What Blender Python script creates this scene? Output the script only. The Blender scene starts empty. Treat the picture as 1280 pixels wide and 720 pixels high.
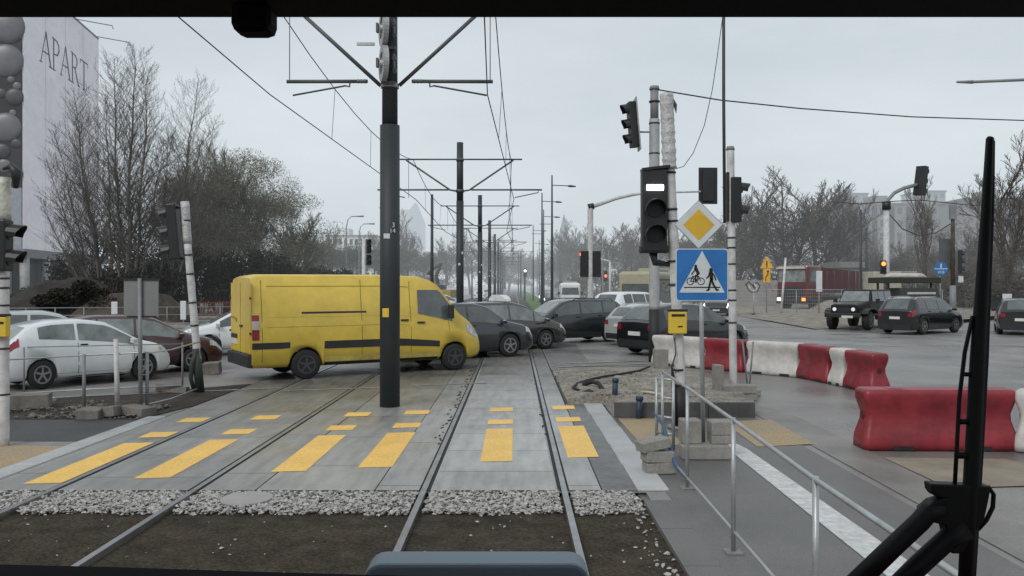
import bpy, math, random
from math import sin, cos, pi, radians
from mathutils import Vector, Matrix, noise as mnoise

R = random.Random(7)
SC = bpy.context.scene
COL = SC.collection
H = 2.19          # eye height of the driver above the street
F = 1040.0        # focal length in photograph pixels


def gx(px, Y):
    return (px - 643.0) / F * Y


def gz(py, Y):
    return H + (357.0 - py) / F * Y


def gd(py):
    return F * H / (py - 357.0)


# ------------------------------------------------------------------ materials
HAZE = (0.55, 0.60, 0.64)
MATS = {}


def finish(m, nt, shader, haze=True, L=430.0, start=50.0):  # aerial haze painted in: fog-coloured emission grows with world Y
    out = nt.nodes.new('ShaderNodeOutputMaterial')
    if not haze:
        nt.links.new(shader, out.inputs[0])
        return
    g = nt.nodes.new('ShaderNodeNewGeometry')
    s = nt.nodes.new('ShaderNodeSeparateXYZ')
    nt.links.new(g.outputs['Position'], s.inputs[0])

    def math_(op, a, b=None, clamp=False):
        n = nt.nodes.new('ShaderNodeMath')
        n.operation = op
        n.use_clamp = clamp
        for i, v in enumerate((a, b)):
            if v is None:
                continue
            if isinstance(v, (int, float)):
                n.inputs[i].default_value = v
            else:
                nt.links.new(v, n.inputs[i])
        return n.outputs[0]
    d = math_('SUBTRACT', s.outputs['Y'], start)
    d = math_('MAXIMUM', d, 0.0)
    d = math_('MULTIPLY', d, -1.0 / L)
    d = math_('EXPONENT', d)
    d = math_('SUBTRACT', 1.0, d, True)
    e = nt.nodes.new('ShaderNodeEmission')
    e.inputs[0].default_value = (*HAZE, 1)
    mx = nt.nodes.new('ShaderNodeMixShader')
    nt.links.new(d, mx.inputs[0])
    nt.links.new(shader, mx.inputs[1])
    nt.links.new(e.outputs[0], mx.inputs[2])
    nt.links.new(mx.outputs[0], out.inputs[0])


def mat(name, col, rough=0.6, metal=0.0, var=0.18, vs=2.5, bump=0.0, bs=40.0, col2=None, spec=0.5, coat=0.0,
        emit=None, es=1.0, wet=0.0, world=False, bd=0.01, L=360.0, fine=0.0, fs=60.0):
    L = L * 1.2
    if name in MATS:
        return MATS[name]
    m = bpy.data.materials.new(name)
    m.use_nodes = True
    nt = m.node_tree
    nt.nodes.clear()
    p = nt.nodes.new('ShaderNodeBsdfPrincipled')
    tc = nt.nodes.new('ShaderNodeTexCoord')
    co = tc.outputs['Object']
    if world:
        g = nt.nodes.new('ShaderNodeNewGeometry')
        co = g.outputs['Position']
    n = nt.nodes.new('ShaderNodeTexNoise')
    n.inputs['Scale'].default_value = vs
    n.inputs['Detail'].default_value = 6
    n.inputs['Roughness'].default_value = 0.65
    nt.links.new(co, n.inputs['Vector'])
    r = nt.nodes.new('ShaderNodeValToRGB')
    c = Vector(col)
    lo = c * (1 - var)
    hi = c * (1 + var) if col2 is None else Vector(col2)
    r.color_ramp.elements[0].color = (*lo, 1)
    r.color_ramp.elements[0].position = 0.32
    r.color_ramp.elements[1].color = (*[min(1, v) for v in hi], 1)
    r.color_ramp.elements[1].position = 0.68
    nt.links.new(n.outputs['Fac'], r.inputs[0])
    colout = r.outputs[0]
    if fine:
        n3 = nt.nodes.new('ShaderNodeTexNoise')
        n3.inputs['Scale'].default_value = fs
        n3.inputs['Detail'].default_value = 3
        nt.links.new(co, n3.inputs['Vector'])
        mr = nt.nodes.new('ShaderNodeMapRange')
        mr.inputs[1].default_value = 0.3
        mr.inputs[2].default_value = 0.7
        mr.inputs[3].default_value = 1 - fine
        mr.inputs[4].default_value = 1 + fine
        nt.links.new(n3.outputs['Fac'], mr.inputs[0])
        mm = nt.nodes.new('ShaderNodeVectorMath')
        mm.operation = 'SCALE'
        nt.links.new(colout, mm.inputs[0])
        nt.links.new(mr.outputs[0], mm.inputs['Scale'])
        colout = mm.outputs[0]
    nt.links.new(colout, p.inputs['Base Color'])
    p.inputs['Roughness'].default_value = rough
    if wet:
        nw = nt.nodes.new('ShaderNodeTexNoise')
        nw.inputs['Scale'].default_value = 0.42
        nw.inputs['Detail'].default_value = 5
        nt.links.new(co, nw.inputs['Vector'])
        mw = nt.nodes.new('ShaderNodeMapRange')
        mw.inputs[1].default_value = 0.38
        mw.inputs[2].default_value = 0.62
        mw.inputs[3].default_value = rough
        mw.inputs[4].default_value = max(0.08, rough - wet)
        nt.links.new(nw.outputs['Fac'], mw.inputs[0])
        nt.links.new(mw.outputs[0], p.inputs['Roughness'])
        mc = nt.nodes.new('ShaderNodeMapRange')
        mc.inputs[1].default_value = 0.40
        mc.inputs[2].default_value = 0.60
        mc.inputs[3].default_value = 1.06
        mc.inputs[4].default_value = 0.76
        nt.links.new(nw.outputs['Fac'], mc.inputs[0])
        mv = nt.nodes.new('ShaderNodeVectorMath')
        mv.operation = 'SCALE'
        nt.links.new(colout, mv.inputs[0])
        nt.links.new(mc.outputs[0], mv.inputs['Scale'])
        nt.links.new(mv.outputs[0], p.inputs['Base Color'])
    p.inputs['Metallic'].default_value = metal
    p.inputs['Specular IOR Level'].default_value = spec
    p.inputs['Coat Weight'].default_value = coat
    p.inputs['Coat Roughness'].default_value = 0.12
    if emit:
        p.inputs['Emission Color'].default_value = (*emit, 1)
        p.inputs['Emission Strength'].default_value = es
    if bump:
        n2 = nt.nodes.new('ShaderNodeTexNoise')
        n2.inputs['Scale'].default_value = bs
        n2.inputs['Detail'].default_value = 5
        nt.links.new(co, n2.inputs['Vector'])
        b = nt.nodes.new('ShaderNodeBump')
        b.inputs['Strength'].default_value = bump
        b.inputs['Distance'].default_value = bd
        nt.links.new(n2.outputs['Fac'], b.inputs['Height'])
        nt.links.new(b.outputs[0], p.inputs['Normal'])
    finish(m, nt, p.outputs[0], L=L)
    MATS[name] = m
    return m


ASPHALT = mat('road_asphalt', (0.225, 0.215, 0.208), 0.50, var=0.26, vs=0.33, bump=0.5, bs=90, wet=0.24, world=True, fine=0.16, fs=45)
ASPHALT_NEW = mat('new_asphalt', (0.045, 0.046, 0.048), 0.6, var=0.2, vs=0.9, bump=0.5, bs=90, wet=0.2, world=True, fine=0.2)
FOOTWAY = mat('footway_asphalt', (0.155, 0.151, 0.147), 0.6, var=0.12, vs=0.8, bump=0.5, bs=80, wet=0.2, world=True, fine=0.18, fs=70)
PAVING = mat('paving', (0.23, 0.22, 0.205), 0.65, var=0.2, vs=1.2, bump=0.4, bs=50, wet=0.2, world=True, fine=0.15)
SOIL = mat('dark_soil', (0.058, 0.047, 0.035), 0.95, var=0.35, vs=3.0, bump=1.0, bs=22, world=True, bd=0.05, fine=0.4, fs=35, spec=0.15)
DIRT = mat('site_dirt', (0.27, 0.245, 0.21), 0.9, var=0.35, vs=1.6, bump=1.0, bs=14, world=True, bd=0.05, fine=0.35, fs=20, spec=0.2)
DARKDIRT = mat('dark_dirt', (0.055, 0.047, 0.04), 0.9, var=0.35, vs=1.6, bump=1.0, bs=14, world=True, bd=0.05, fine=0.35, fs=20, spec=0.2)
EARTH = mat('wide_earth', (0.12, 0.11, 0.09), 0.95, var=0.3, vs=0.15, bump=0.5, bs=5, world=True, spec=0.2)
YELLOW = mat('crossing_yellow', (0.86, 0.53, 0.12), 0.50, var=0.09, vs=1.6, bump=0.4, bs=60, world=True, fine=0.14, fs=24)
OCHRE = mat('tactile_ochre', (0.50, 0.36, 0.18), 0.7, var=0.2, vs=1.7, bump=0.8, bs=45, world=True, fine=0.22, fs=30, col2=(0.31, 0.26, 0.19))
WHITEPAINT = mat('road_white', (0.55, 0.56, 0.56), 0.6, var=0.18, vs=5, bump=0.3, bs=60, world=True, fine=0.15, fs=15)
FADEDPAINT = mat('road_white_worn', (0.30, 0.30, 0.30), 0.6, var=0.3, vs=3, world=True, fine=0.3, fs=12)
CURB = mat('curb_concrete', (0.44, 0.45, 0.455), 0.6, var=0.12, vs=2, bump=0.35, bs=60, wet=0.25, world=True, fine=0.12)
STONE = mat('white_stone', (0.42, 0.41, 0.395), 0.85, var=0.5, vs=14, bump=0.5, bs=30, world=True, col2=(0.58, 0.565, 0.54))
BLOCK = mat('concrete_block', (0.27, 0.26, 0.24), 0.85, var=0.2, vs=5, bump=0.6, bs=50, fine=0.15)
RUBBLE = mat('rubble', (0.24, 0.225, 0.20), 0.9, var=0.35, vs=4, bump=0.8, bs=20, world=True)
GRASS = mat('grass', (0.075, 0.15, 0.035), 0.95, var=0.3, vs=0.6, bump=0.8, bs=10, world=True, L=500)
STEEL_RAIL = mat('rail_steel', (0.36, 0.36, 0.36), 0.36, 0.85, var=0.25, vs=3, world=True)
GROOVE = mat('rail_groove', (0.018, 0.018, 0.02), 0.8, world=True)
DKMETAL = mat('dark_pole_paint', (0.030, 0.038, 0.044), 0.55, var=0.15, vs=2, bump=0.1)
ARMMETAL = mat('arm_metal', (0.10, 0.105, 0.11), 0.5, 0.2, var=0.15)
GREYMETAL = mat('grey_pole_paint', (0.22, 0.23, 0.24), 0.5, var=0.15)
GALV = mat('galvanised', (0.42, 0.44, 0.45), 0.42, 0.55, var=0.15, vs=6, bump=0.1)
WHITEPOLE = mat('white_pole', (0.55, 0.55, 0.55), 0.6, var=0.22, vs=5, bump=0.4, bs=20, fine=0.12, fs=9, col2=(0.68, 0.68, 0.69))
WRAP = mat('plastic_wrap', (0.52, 0.52, 0.53), 0.35, var=0.2, vs=8, bump=0.8, bs=16, bd=0.04)
BLACK = mat('black_plastic', (0.018, 0.020, 0.022), 0.45, var=0.2)
RUBBER = mat('rubber', (0.02, 0.02, 0.021), 0.8, var=0.2)
LENS_OFF = mat('dark_lens', (0.008, 0.008, 0.008), 0.35)
CABBLACK = mat('cab_black', (0.004, 0.004, 0.005), 0.7, spec=0.1)
WIPER = mat('wiper_black', (0.010, 0.010, 0.011), 0.55, spec=0.3)
GLASS = mat('car_glass', (0.105, 0.12, 0.122), 0.05, var=0.3, vs=2.0, spec=0.8)  # grey base stands in for sky showing through the opaque panes
GLASS_L = mat('car_glass_light', (0.20, 0.225, 0.225), 0.08, var=0.4, vs=2.5, spec=0.8)  # paler base colour paints in the sky reflected by the panes
CHROME = mat('bright_trim', (0.6, 0.6, 0.6), 0.25, 0.8)
PLATE = mat('plate_white', (0.62, 0.62, 0.60), 0.5, var=0.1)
LAMPGLASS = mat('headlight_glass', (0.55, 0.57, 0.58), 0.15, var=0.3, vs=8, spec=0.8)
REDLENS = mat('tail_red', (0.26, 0.012, 0.022), 0.2, coat=0.5)
LITWHITE = mat('lit_white', (0.8, 0.8, 0.8), emit=(1, 1, 0.97), es=2.5)
LITRED = mat('lit_red', (0.8, 0.1, 0.05), emit=(1, 0.1, 0.04), es=3.0)
LITAMB = mat('lit_amber', (0.8, 0.4, 0.05), emit=(1, 0.17, 0.03), es=3.0)
RIM = mat('wheel_rim', (0.30, 0.31, 0.32), 0.35, 0.6)
RIMDK = mat('wheel_rim_dark', (0.09, 0.09, 0.095), 0.4, 0.5)
WIRE = mat('wire_dark', (0.05, 0.055, 0.06), 0.6, L=260)
SIGNBLUE = mat('sign_blue', (0.03, 0.17, 0.47), 0.4, var=0.12, vs=3)
SIGNWHITE = mat('sign_white', (0.62, 0.66, 0.68), 0.4, var=0.08, vs=3)
SIGNYEL = mat('sign_yellow', (0.68, 0.42, 0.04), 0.45, var=0.1)
SIGNORG = mat('sign_orange', (0.80, 0.42, 0.03), 0.45, var=0.1)
SIGNBLACK = mat('sign_black', (0.015, 0.015, 0.016), 0.5)
SIGNBACK = mat('sign_back', (0.24, 0.25, 0.255), 0.5, 0.3, var=0.12)
BOXYEL = mat('button_yellow', (0.72, 0.52, 0.06), 0.4, var=0.1)
REDPLAST = mat('barrier_red', (0.235, 0.024, 0.034), 0.40, var=0.32, vs=2.2, bump=0.25, bs=5, bd=0.03, fine=0.08, fs=14)
WHITEPLAST = mat('barrier_white', (0.56, 0.545, 0.52), 0.45, var=0.14, vs=2.2, bump=0.25, bs=5, bd=0.03, fine=0.12, fs=7)
BARK = mat('bark', (0.085, 0.075, 0.065), 0.95, var=0.3, vs=3, spec=0.1)
BARKL = mat('bark_pale', (0.15, 0.14, 0.125), 0.95, var=0.3, vs=3, spec=0.1)
WILLOW = mat('willow_leaf', (0.17, 0.16, 0.115), 0.95, var=0.4, vs=0.45, spec=0.05)
SLIVER = mat('fine_twigs', (0.115, 0.10, 0.088), 0.95, var=0.35, vs=0.5, spec=0.1)
TWIG = mat('twigs', (0.10, 0.088, 0.075), 0.95, var=0.3, vs=0.6, spec=0.1)
TWIGG = mat('twigs_pale', (0.12, 0.11, 0.10), 0.95, var=0.3, vs=0.6, spec=0.1)
LEAFBR = mat('leaf_brown', (0.13, 0.115, 0.08), 0.95, var=0.45, vs=0.45, spec=0.05)
LEAFOL = mat('leaf_olive', (0.058, 0.060, 0.032), 0.95, var=0.45, vs=0.4, spec=0.05)
LEAFDK = mat('leaf_dark', (0.034, 0.032, 0.025), 0.95, var=0.5, vs=0.5, spec=0.05)
LEAFGREY = mat('leaf_grey_brown', (0.115, 0.10, 0.083), 0.95, var=0.4, vs=0.35, spec=0.05)


def slab_mat(name, col, jy, oy, dirt0=15.0, dirt1=21.0, dmin=.0):
    m = bpy.data.materials.new(name)
    m.use_nodes = True
    nt = m.node_tree
    nt.nodes.clear()
    N, Lk = nt.nodes.new, nt.links.new
    p = N('ShaderNodeBsdfPrincipled')
    g = N('ShaderNodeNewGeometry')
    s = N('ShaderNodeSeparateXYZ')
    Lk(g.outputs['Position'], s.inputs[0])

    def M_(op, a, b=None, c=None):
        n = N('ShaderNodeMath')
        n.operation = op
        for i, v in enumerate((a, b, c)):
            if v is None:
                continue
            if isinstance(v, (int, float)):
                n.inputs[i].default_value = v
            else:
                Lk(v, n.inputs[i])
        return n.outputs[0]
    y = M_('ADD', s.outputs['Y'], oy + 100 * jy)
    t = M_('DIVIDE', y, jy)
    fr = M_('FRACT', t)
    idx = M_('FLOOR', t)
    joint = M_('LESS_THAN', fr, 0.022 / jy)
    cmb = N('ShaderNodeCombineXYZ')
    Lk(idx, cmb.inputs[1])
    wn = N('ShaderNodeTexWhiteNoise')
    Lk(cmb.outputs[0], wn.inputs['Vector'])
    no = N('ShaderNodeTexNoise')
    no.inputs['Scale'].default_value = 0.9
    no.inputs['Detail'].default_value = 8
    no.inputs['Roughness'].default_value = 0.7
    Lk(g.outputs['Position'], no.inputs['Vector'])
    n2 = N('ShaderNodeTexNoise')
    n2.inputs['Scale'].default_value = 55
    n2.inputs['Detail'].default_value = 3
    Lk(g.outputs['Position'], n2.inputs['Vector'])
    k = M_('MULTIPLY_ADD', no.outputs['Fac'], 0.85, 0.56)
    k = M_('MULTIPLY_ADD', wn.outputs['Value'], 0.14, k)
    k = M_('MULTIPLY_ADD', n2.outputs['Fac'], 0.3, M_('SUBTRACT', k, 0.22))
    k = M_('MULTIPLY', k, M_('MULTIPLY_ADD', joint, -0.75, 1.0))
    v = N('ShaderNodeVectorMath')
    v.operation = 'SCALE'
    v.inputs[0].default_value = col
    Lk(k, v.inputs['Scale'])
    # trodden-in mud towards the carriageway
    ns = N('ShaderNodeTexNoise')
    ns.inputs['Scale'].default_value = 0.45
    ns.inputs['Detail'].default_value = 7
    ns.inputs['Roughness'].default_value = 0.7
    Lk(g.outputs['Position'], ns.inputs['Vector'])
    md = N('ShaderNodeMapRange')
    md.inputs[1].default_value = dirt0
    md.inputs[2].default_value = dirt1
    md.inputs[3].default_value = dmin
    md.inputs[4].default_value = 1.0
    Lk(s.outputs['Y'], md.inputs[0])
    ms = N('ShaderNodeMapRange')
    ms.inputs[1].default_value = 0.42
    ms.inputs[2].default_value = 0.66
    Lk(ns.outputs['Fac'], ms.inputs[0])
    dm = M_('MULTIPLY_ADD', ms.outputs[0], 0.45, md.outputs[0])
    dm = M_('MULTIPLY', dm, M_('MULTIPLY_ADD', md.outputs[0], 0.45, 0.30))
    dm = M_('MINIMUM', dm, 0.85)
    mixd = N('ShaderNodeMix')
    mixd.data_type = 'RGBA'
    Lk(dm, mixd.inputs['Factor'])
    Lk(v.outputs[0], mixd.inputs['A'])
    mixd.inputs['B'].default_value = (0.135, 0.125, 0.105, 1)
    # darker streaks of dried water along the rails
    st = N('ShaderNodeTexNoise')
    st.inputs['Scale'].default_value = 3.2
    st.inputs['Detail'].default_value = 6
    mpp = N('ShaderNodeMapping')
    mpp.inputs['Scale'].default_value = (2.2, 0.35, 1)
    Lk(g.outputs['Position'], mpp.inputs[0])
    Lk(mpp.outputs[0], st.inputs['Vector'])
    mst = N('ShaderNodeMapRange')
    mst.inputs[1].default_value = 0.3
    mst.inputs[2].default_value = 0.62
    mst.inputs[3].default_value = 0.74
    mst.inputs[4].default_value = 1.06
    Lk(st.outputs['Fac'], mst.inputs[0])
    v2 = N('ShaderNodeVectorMath')
    v2.operation = 'SCALE'
    Lk(mixd.outputs['Result'], v2.inputs[0])
    Lk(mst.outputs[0], v2.inputs['Scale'])
    Lk(v2.outputs[0], p.inputs['Base Color'])
    w = N('ShaderNodeTexNoise')
    w.inputs['Scale'].default_value = 0.6
    w.inputs['Detail'].default_value = 4
    Lk(g.outputs['Position'], w.inputs['Vector'])
    mr = N('ShaderNodeMapRange')
    mr.inputs[1].default_value = 0.35
    mr.inputs[2].default_value = 0.62
    mr.inputs[3].default_value = 0.55
    mr.inputs[4].default_value = 0.25
    Lk(w.outputs['Fac'], mr.inputs[0])
    Lk(mr.outputs[0], p.inputs['Roughness'])
    b = N('ShaderNodeBump')
    b.inputs['Strength'].default_value = 0.35
    b.inputs['Distance'].default_value = 0.006
    Lk(n2.outputs['Fac'], b.inputs['Height'])
    Lk(b.outputs[0], p.inputs['Normal'])
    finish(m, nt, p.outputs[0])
    return m


SLAB_A = slab_mat('slab_between_rails', (0.40, 0.397, 0.387), 1.25, 0.2)
SLAB_B = slab_mat('slab_outer', (0.335, 0.333, 0.325), 2.5, 0.9)
SLAB_L = slab_mat('slab_far_track', (0.30, 0.298, 0.285), 1.25, 0.5, 12.0, 18.0, .15)
SLAB_LO = slab_mat('slab_far_outer', (0.29, 0.288, 0.275), 2.5, 0.3, 12.0, 18.0, .15)
SLAB_C = slab_mat('slab_middle', (0.32, 0.318, 0.306), 1.9, 1.3, 13.0, 20.0, .1)


# ------------------------------------------------------------------ mesh builder
class MB:
    def __init__(s):
        s.v, s.f, s.sm = [], [], []

    def add(s, vs, fs, smooth=False):
        o = len(s.v)
        s.v += [tuple(v) for v in vs]
        s.f += [tuple(i + o for i in f) for f in fs]
        s.sm += [smooth] * len(fs)
        return s

    def box(s, c, d, rz=0.0, rot=None):
        x, y, z = [v / 2 for v in d]
        m = rot if rot is not None else Matrix.Rotation(rz, 3, 'Z')
        p = [m @ Vector((sx * x, sy * y, sz * z)) + Vector(c) for sx in (-1, 1) for sy in (-1, 1) for sz in (-1, 1)]
        return s.add(p, [(0, 1, 3, 2), (4, 6, 7, 5), (0, 4, 5, 1), (2, 3, 7, 6), (0, 2, 6, 4), (1, 5, 7, 3)])

    def quad(s, a, b, c, d):
        return s.add([a, b, c, d], [(0, 1, 2, 3)])

    def poly(s, pts):
        return s.add(pts, [tuple(range(len(pts)))])

    def tube(s, p0, p1, r0, r1=None, n=10, caps=True):
        return s.path([p0, p1], [r0, r0 if r1 is None else r1], n, caps)

    def path(s, pts, rad, n=8, caps=True):
        pts = [Vector(p) for p in pts]
        if not isinstance(rad, (list, tuple)):
            rad = [rad] * len(pts)
        vs, fs = [], []
        prev = None
        for i, p in enumerate(pts):
            a = pts[max(0, i - 1)]
            b = pts[min(len(pts) - 1, i + 1)]
            d = (b - a)
            d = d.normalized() if d.length > 1e-9 else Vector((0, 0, 1))
            if prev is None:
                u = Vector((1, 0, 0)) if abs(d.x) < 0.8 else Vector((0, 1, 0))
            else:
                u = prev
            u = (u - d * u.dot(d)).normalized()
            prev = u
            w = d.cross(u)
            for k in range(n):
                t = 2 * pi * k / n
                vs.append(p + (u * cos(t) + w * sin(t)) * rad[i])
        for i in range(len(pts) - 1):
            for k in range(n):
                fs.append((i * n + k, i * n + (k + 1) % n, (i + 1) * n + (k + 1) % n, (i + 1) * n + k))
        s.add(vs, fs, n > 4)
        if caps:
            o = len(s.v) - len(vs)
            s.f.append(tuple(o + k for k in reversed(range(n))))
            s.f.append(tuple(o + (len(pts) - 1) * n + k for k in range(n)))
            s.sm += [False, False]
        return s

    def disc(s, c, r, axis, n=24, t=0.0, r_in=0.0):
        """flat cylinder (thickness t) around c along axis"""
        a = Vector(axis).normalized()
        c = Vector(c)
        if r_in <= 0:
            return s.path([c - a * t / 2, c + a * t / 2], r, n)
        u = Vector((0, 0, 1)) if abs(a.z) < 0.9 else Vector((1, 0, 0))
        u = (u - a * u.dot(a)).normalized()
        w = a.cross(u)
        vs, fs = [], []
        for k in range(n):
            d = u * cos(2 * pi * k / n) + w * sin(2 * pi * k / n)
            vs += [c + a * t / 2 + d * r, c - a * t / 2 + d * r, c - a * t / 2 + d * r_in, c + a * t / 2 + d * r_in]
        for k in range(n):
            b, e = 4 * k, 4 * ((k + 1) % n)
            for j in range(4):
                fs.append((b + j, b + (j + 1) % 4, e + (j + 1) % 4, e + j))
        return s.add(vs, fs, False)

    def prism(s, pts, d):
        """pts: planar 3d polygon, extruded by vector d"""
        d = Vector(d)
        n = len(pts)
        vs = [Vector(p) for p in pts] + [Vector(p) + d for p in pts]
        fs = [tuple(reversed(range(n))), tuple(range(n, 2 * n))]
        fs += [(i, (i + 1) % n, n + (i + 1) % n, n + i) for i in range(n)]
        return s.add(vs, fs)

    def loft(s, rings, close=True, caps=True, smooth=True):
        n = len(rings[0])
        vs = [p for r in rings for p in r]
        fs = []
        for i in range(len(rings) - 1):
            for k in range(n if close else n - 1):
                fs.append((i * n + k, i * n + (k + 1) % n, (i + 1) * n + (k + 1) % n, (i + 1) * n + k))
        s.add(vs, fs, smooth)
        if caps:
            o = len(s.v) - len(vs)
            s.f += [tuple(o + k for k in reversed(range(n))), tuple(o + (len(rings) - 1) * n + k for k in range(n))]
            s.sm += [False, False]
        return s

    def mesh(s, name, bevel=0):
        me = bpy.data.meshes.new(name)
        me.from_pydata(s.v, [], s.f)
        me.polygons.foreach_set('use_smooth', s.sm)
        me.update()
        return me


def link(name, data, m=None, parent=None):
    o = bpy.data.objects.new(name, data)
    if m is not None:
        data.materials.clear()
        data.materials.append(m)
    COL.objects.link(o)
    if parent is not None:
        o.parent = parent
    return o


def part(name, mb, m, parent, label=None, bevel=0):
    o = link(name, mb.mesh(name), m, parent)
    if label:
        o['label'] = label
    if bevel:
        b = o.modifiers.new('bevel', 'BEVEL')
        b.width = bevel
        b.segments = 2
        b.limit_method = 'ANGLE'
    return o


def tag(o, label, cat, group=None):
    o['label'] = label
    o['category'] = cat
    if group:
        o['group'] = group
    return o


def thing(name, label, cat, loc=(0, 0, 0), rz=0.0, group=None):
    o = bpy.data.objects.new(name, None)
    COL.objects.link(o)
    o.location = loc
    o.rotation_euler = (0, 0, rz)
    return tag(o, label, cat, group)


def single(name, mb, m, label, cat, group=None, bevel=0, loc=None, rz=0.0):
    o = part(name, mb, m, None, None, bevel)
    if loc:
        o.location = loc
        o.rotation_euler = (0, 0, rz)
    return tag(o, label, cat, group)


def struct(name, mb, m):
    o = part(name, mb, m, None)
    o['kind'] = 'structure'
    return o


def stuff(name, mb, m, label, cat):
    o = part(name, mb, m, None)
    tag(o, label, cat)
    o['kind'] = 'stuff'
    return o


def copy_tree(o, parent=None):
    c = o.copy()
    COL.objects.link(c)
    if parent is not None:
        c.parent = parent
    for ch in [x for x in o.children]:
        copy_tree(ch, c)
    return c


def text_part(txt, size, m, parent, loc, rot, name='lettering'):
    cu = bpy.data.curves.new('lettering', 'FONT')
    cu.body = txt
    cu.size = size
    cu.extrude = 0.001
    cu.align_x = 'CENTER'
    tmp = bpy.data.objects.new('tmp', cu)
    COL.objects.link(tmp)
    dg = bpy.context.evaluated_depsgraph_get()
    me = bpy.data.meshes.new_from_object(tmp.evaluated_get(dg))
    bpy.data.objects.remove(tmp)
    o = link(name, me, m, parent)
    o.location = loc
    o.rotation_euler = rot
    return o


# ------------------------------------------------------------------ world, sun, camera
w = bpy.data.worlds.new('World')
SC.world = w
w.use_nodes = True
nt = w.node_tree
nt.nodes.clear()
sky = nt.nodes.new('ShaderNodeTexSky')
sky.sky_type = 'NISHITA'
sky.sun_disc = False
sky.sun_elevation = radians(28)
sky.sun_rotation = radians(200)
tc = nt.nodes.new('ShaderNodeTexCoord')
mp = nt.nodes.new('ShaderNodeMapping')
mp.inputs['Scale'].default_value = (1, 1, 3.0)
no = nt.nodes.new('ShaderNodeTexNoise')
no.inputs['Scale'].default_value = 1.8
no.inputs['Detail'].default_value = 7
no.inputs['Roughness'].default_value = 0.55
nt.links.new(tc.outputs['Generated'], mp.inputs[0])
nt.links.new(mp.outputs[0], no.inputs['Vector'])
rp = nt.nodes.new('ShaderNodeValToRGB')
rp.color_ramp.elements[0].position = 0.3
rp.color_ramp.elements[0].color = (5.6, 6.2, 6.7, 1)
rp.color_ramp.elements[1].position = 0.72
rp.color_ramp.elements[1].color = (7.4, 8.0, 8.3, 1)
nt.links.new(no.outputs['Fac'], rp.inputs[0])
mx = nt.nodes.new('ShaderNodeMix')
mx.data_type = 'RGBA'
mx.inputs['Factor'].default_value = 0.93
nt.links.new(sky.outputs[0], mx.inputs['A'])
nt.links.new(rp.outputs[0], mx.inputs['B'])
bg = nt.nodes.new('ShaderNodeBackground')
bg.inputs['Strength'].default_value = 0.1
nt.links.new(mx.outputs['Result'], bg.inputs[0])
ow = nt.nodes.new('ShaderNodeOutputWorld')
nt.links.new(bg.outputs[0], ow.inputs[0])

sd = bpy.data.lights.new('sun', 'SUN')
sd.energy = 1.3
sd.angle = radians(25)
sd.color = (1, 0.95, 0.88)
so = bpy.data.objects.new('sun', sd)
COL.objects.link(so)
so.rotation_euler = (radians(50), 0, radians(-30))

cd = bpy.data.cameras.new('camera')
cam = bpy.data.objects.new('camera', cd)
COL.objects.link(cam)
cam.location = (0, 0, H)
cam.rotation_euler = (radians(90), 0, 0)
cd.sensor_width = 36
cd.lens = 36 * F / 1280
cd.shift_x = -3 / 1280
cd.shift_y = -3 / 1280
cd.clip_start = 0.05
cd.clip_end = 5000
SC.camera = cam
SC.view_settings.view_transform = 'Standard'
SC.view_settings.look = 'None'
SC.view_settings.exposure = 0
SC.cycles.use_denoising = True
SC.cycles.max_bounces = 5
SC.cycles.transparent_max_bounces = 6

# ------------------------------------------------------------------ ground and roads


def sheet(name, pts, z, m):
    mb = MB()
    mb.poly([(x, y, z) for x, y in pts])
    return struct(name, mb, m)


def strip(x0, x1, y0, y1):
    return [(x0, y0), (x1, y0), (x1, y1), (x0, y1)]


sheet('ground', strip(-2500, 2500, -60, 4000), -0.20, EARTH)
sheet('road', [(-60, 8.85), (1.4, 8.85), (1.4, -8), (70, -8), (75, 62), (34, 60), (15, 41.5), (16.2, 62), (16, 420), (4.4, 420), (4.4, 52), (-7.6, 42), (-7.6, 420), (-21, 420), (-19, 46), (-60, 24)], -0.012, ASPHALT)
sheet('tram_bed', strip(-7.0, 1.7, 40, 420), -0.008, DARKDIRT)
sheet('verge', strip(1.7, 4.4, 58, 300), -0.006, GRASS)
sheet('footway', [(1.62, -6), (3.95, -6), (3.95, 11.2), (4.1, 16.5), (3.2, 17.5), (1.8, 14), (1.62, 13.8)], -0.004, FOOTWAY)
sheet('footway_band', [(3.96, -6), (4.5, -6), (4.75, 14.5), (4.12, 16.2)], -0.004, PAVING)
sheet('tactile_paving', [(1.75, 11.4), (2.35, 11.4), (2.3, 13.7), (1.7, 13.7)], 0.002, OCHRE)
sheet('tactile_paving', [(3.3, 11.3), (4.15, 11.5), (4.2, 13.6), (3.35, 13.4)], 0.002, OCHRE)
sheet('tactile_paving', [(4.7, 9.0), (6.6, 9.2), (6.2, 10.5), (4.7, 10.6)], 0.002, mat('worn_ochre', (0.25, 0.215, 0.165), 0.7, var=0.2, vs=2, bump=0.5, bs=45, world=True, fine=0.15))
sheet('tactile_paving', [(-12, 9.35), (-6.05, 9.35), (-6.1, 11.35), (-12, 11.5)], 0.002, OCHRE)
sheet('left_footway', [(-14, 8.0), (-6.05, 8.0), (-6.12, 11.8), (-14, 12.0)], -0.004, PAVING)
sheet('left_footway', [(-16, 11.8), (-6.12, 11.7), (-6.16, 13.6), (-16, 13.6)], -0.002, ASPHALT_NEW)
sheet('left_earth', [(-30, 13.6), (-6.16, 13.6), (-5.85, 15.2), (-5.85, 18.6), (-7.4, 17.2), (-9.6, 15.8), (-30, 15.3)], 0.0, DARKDIRT)
sheet('footway_line', [(2.79, 4.6), (3.14, 4.6), (3.12, 11.2), (3.06, 11.6), (3.03, 11.35), (2.98, 11.9), (2.93, 11.5), (2.88, 11.75), (2.86, 11.2)], 0.002, WHITEPAINT)
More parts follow.
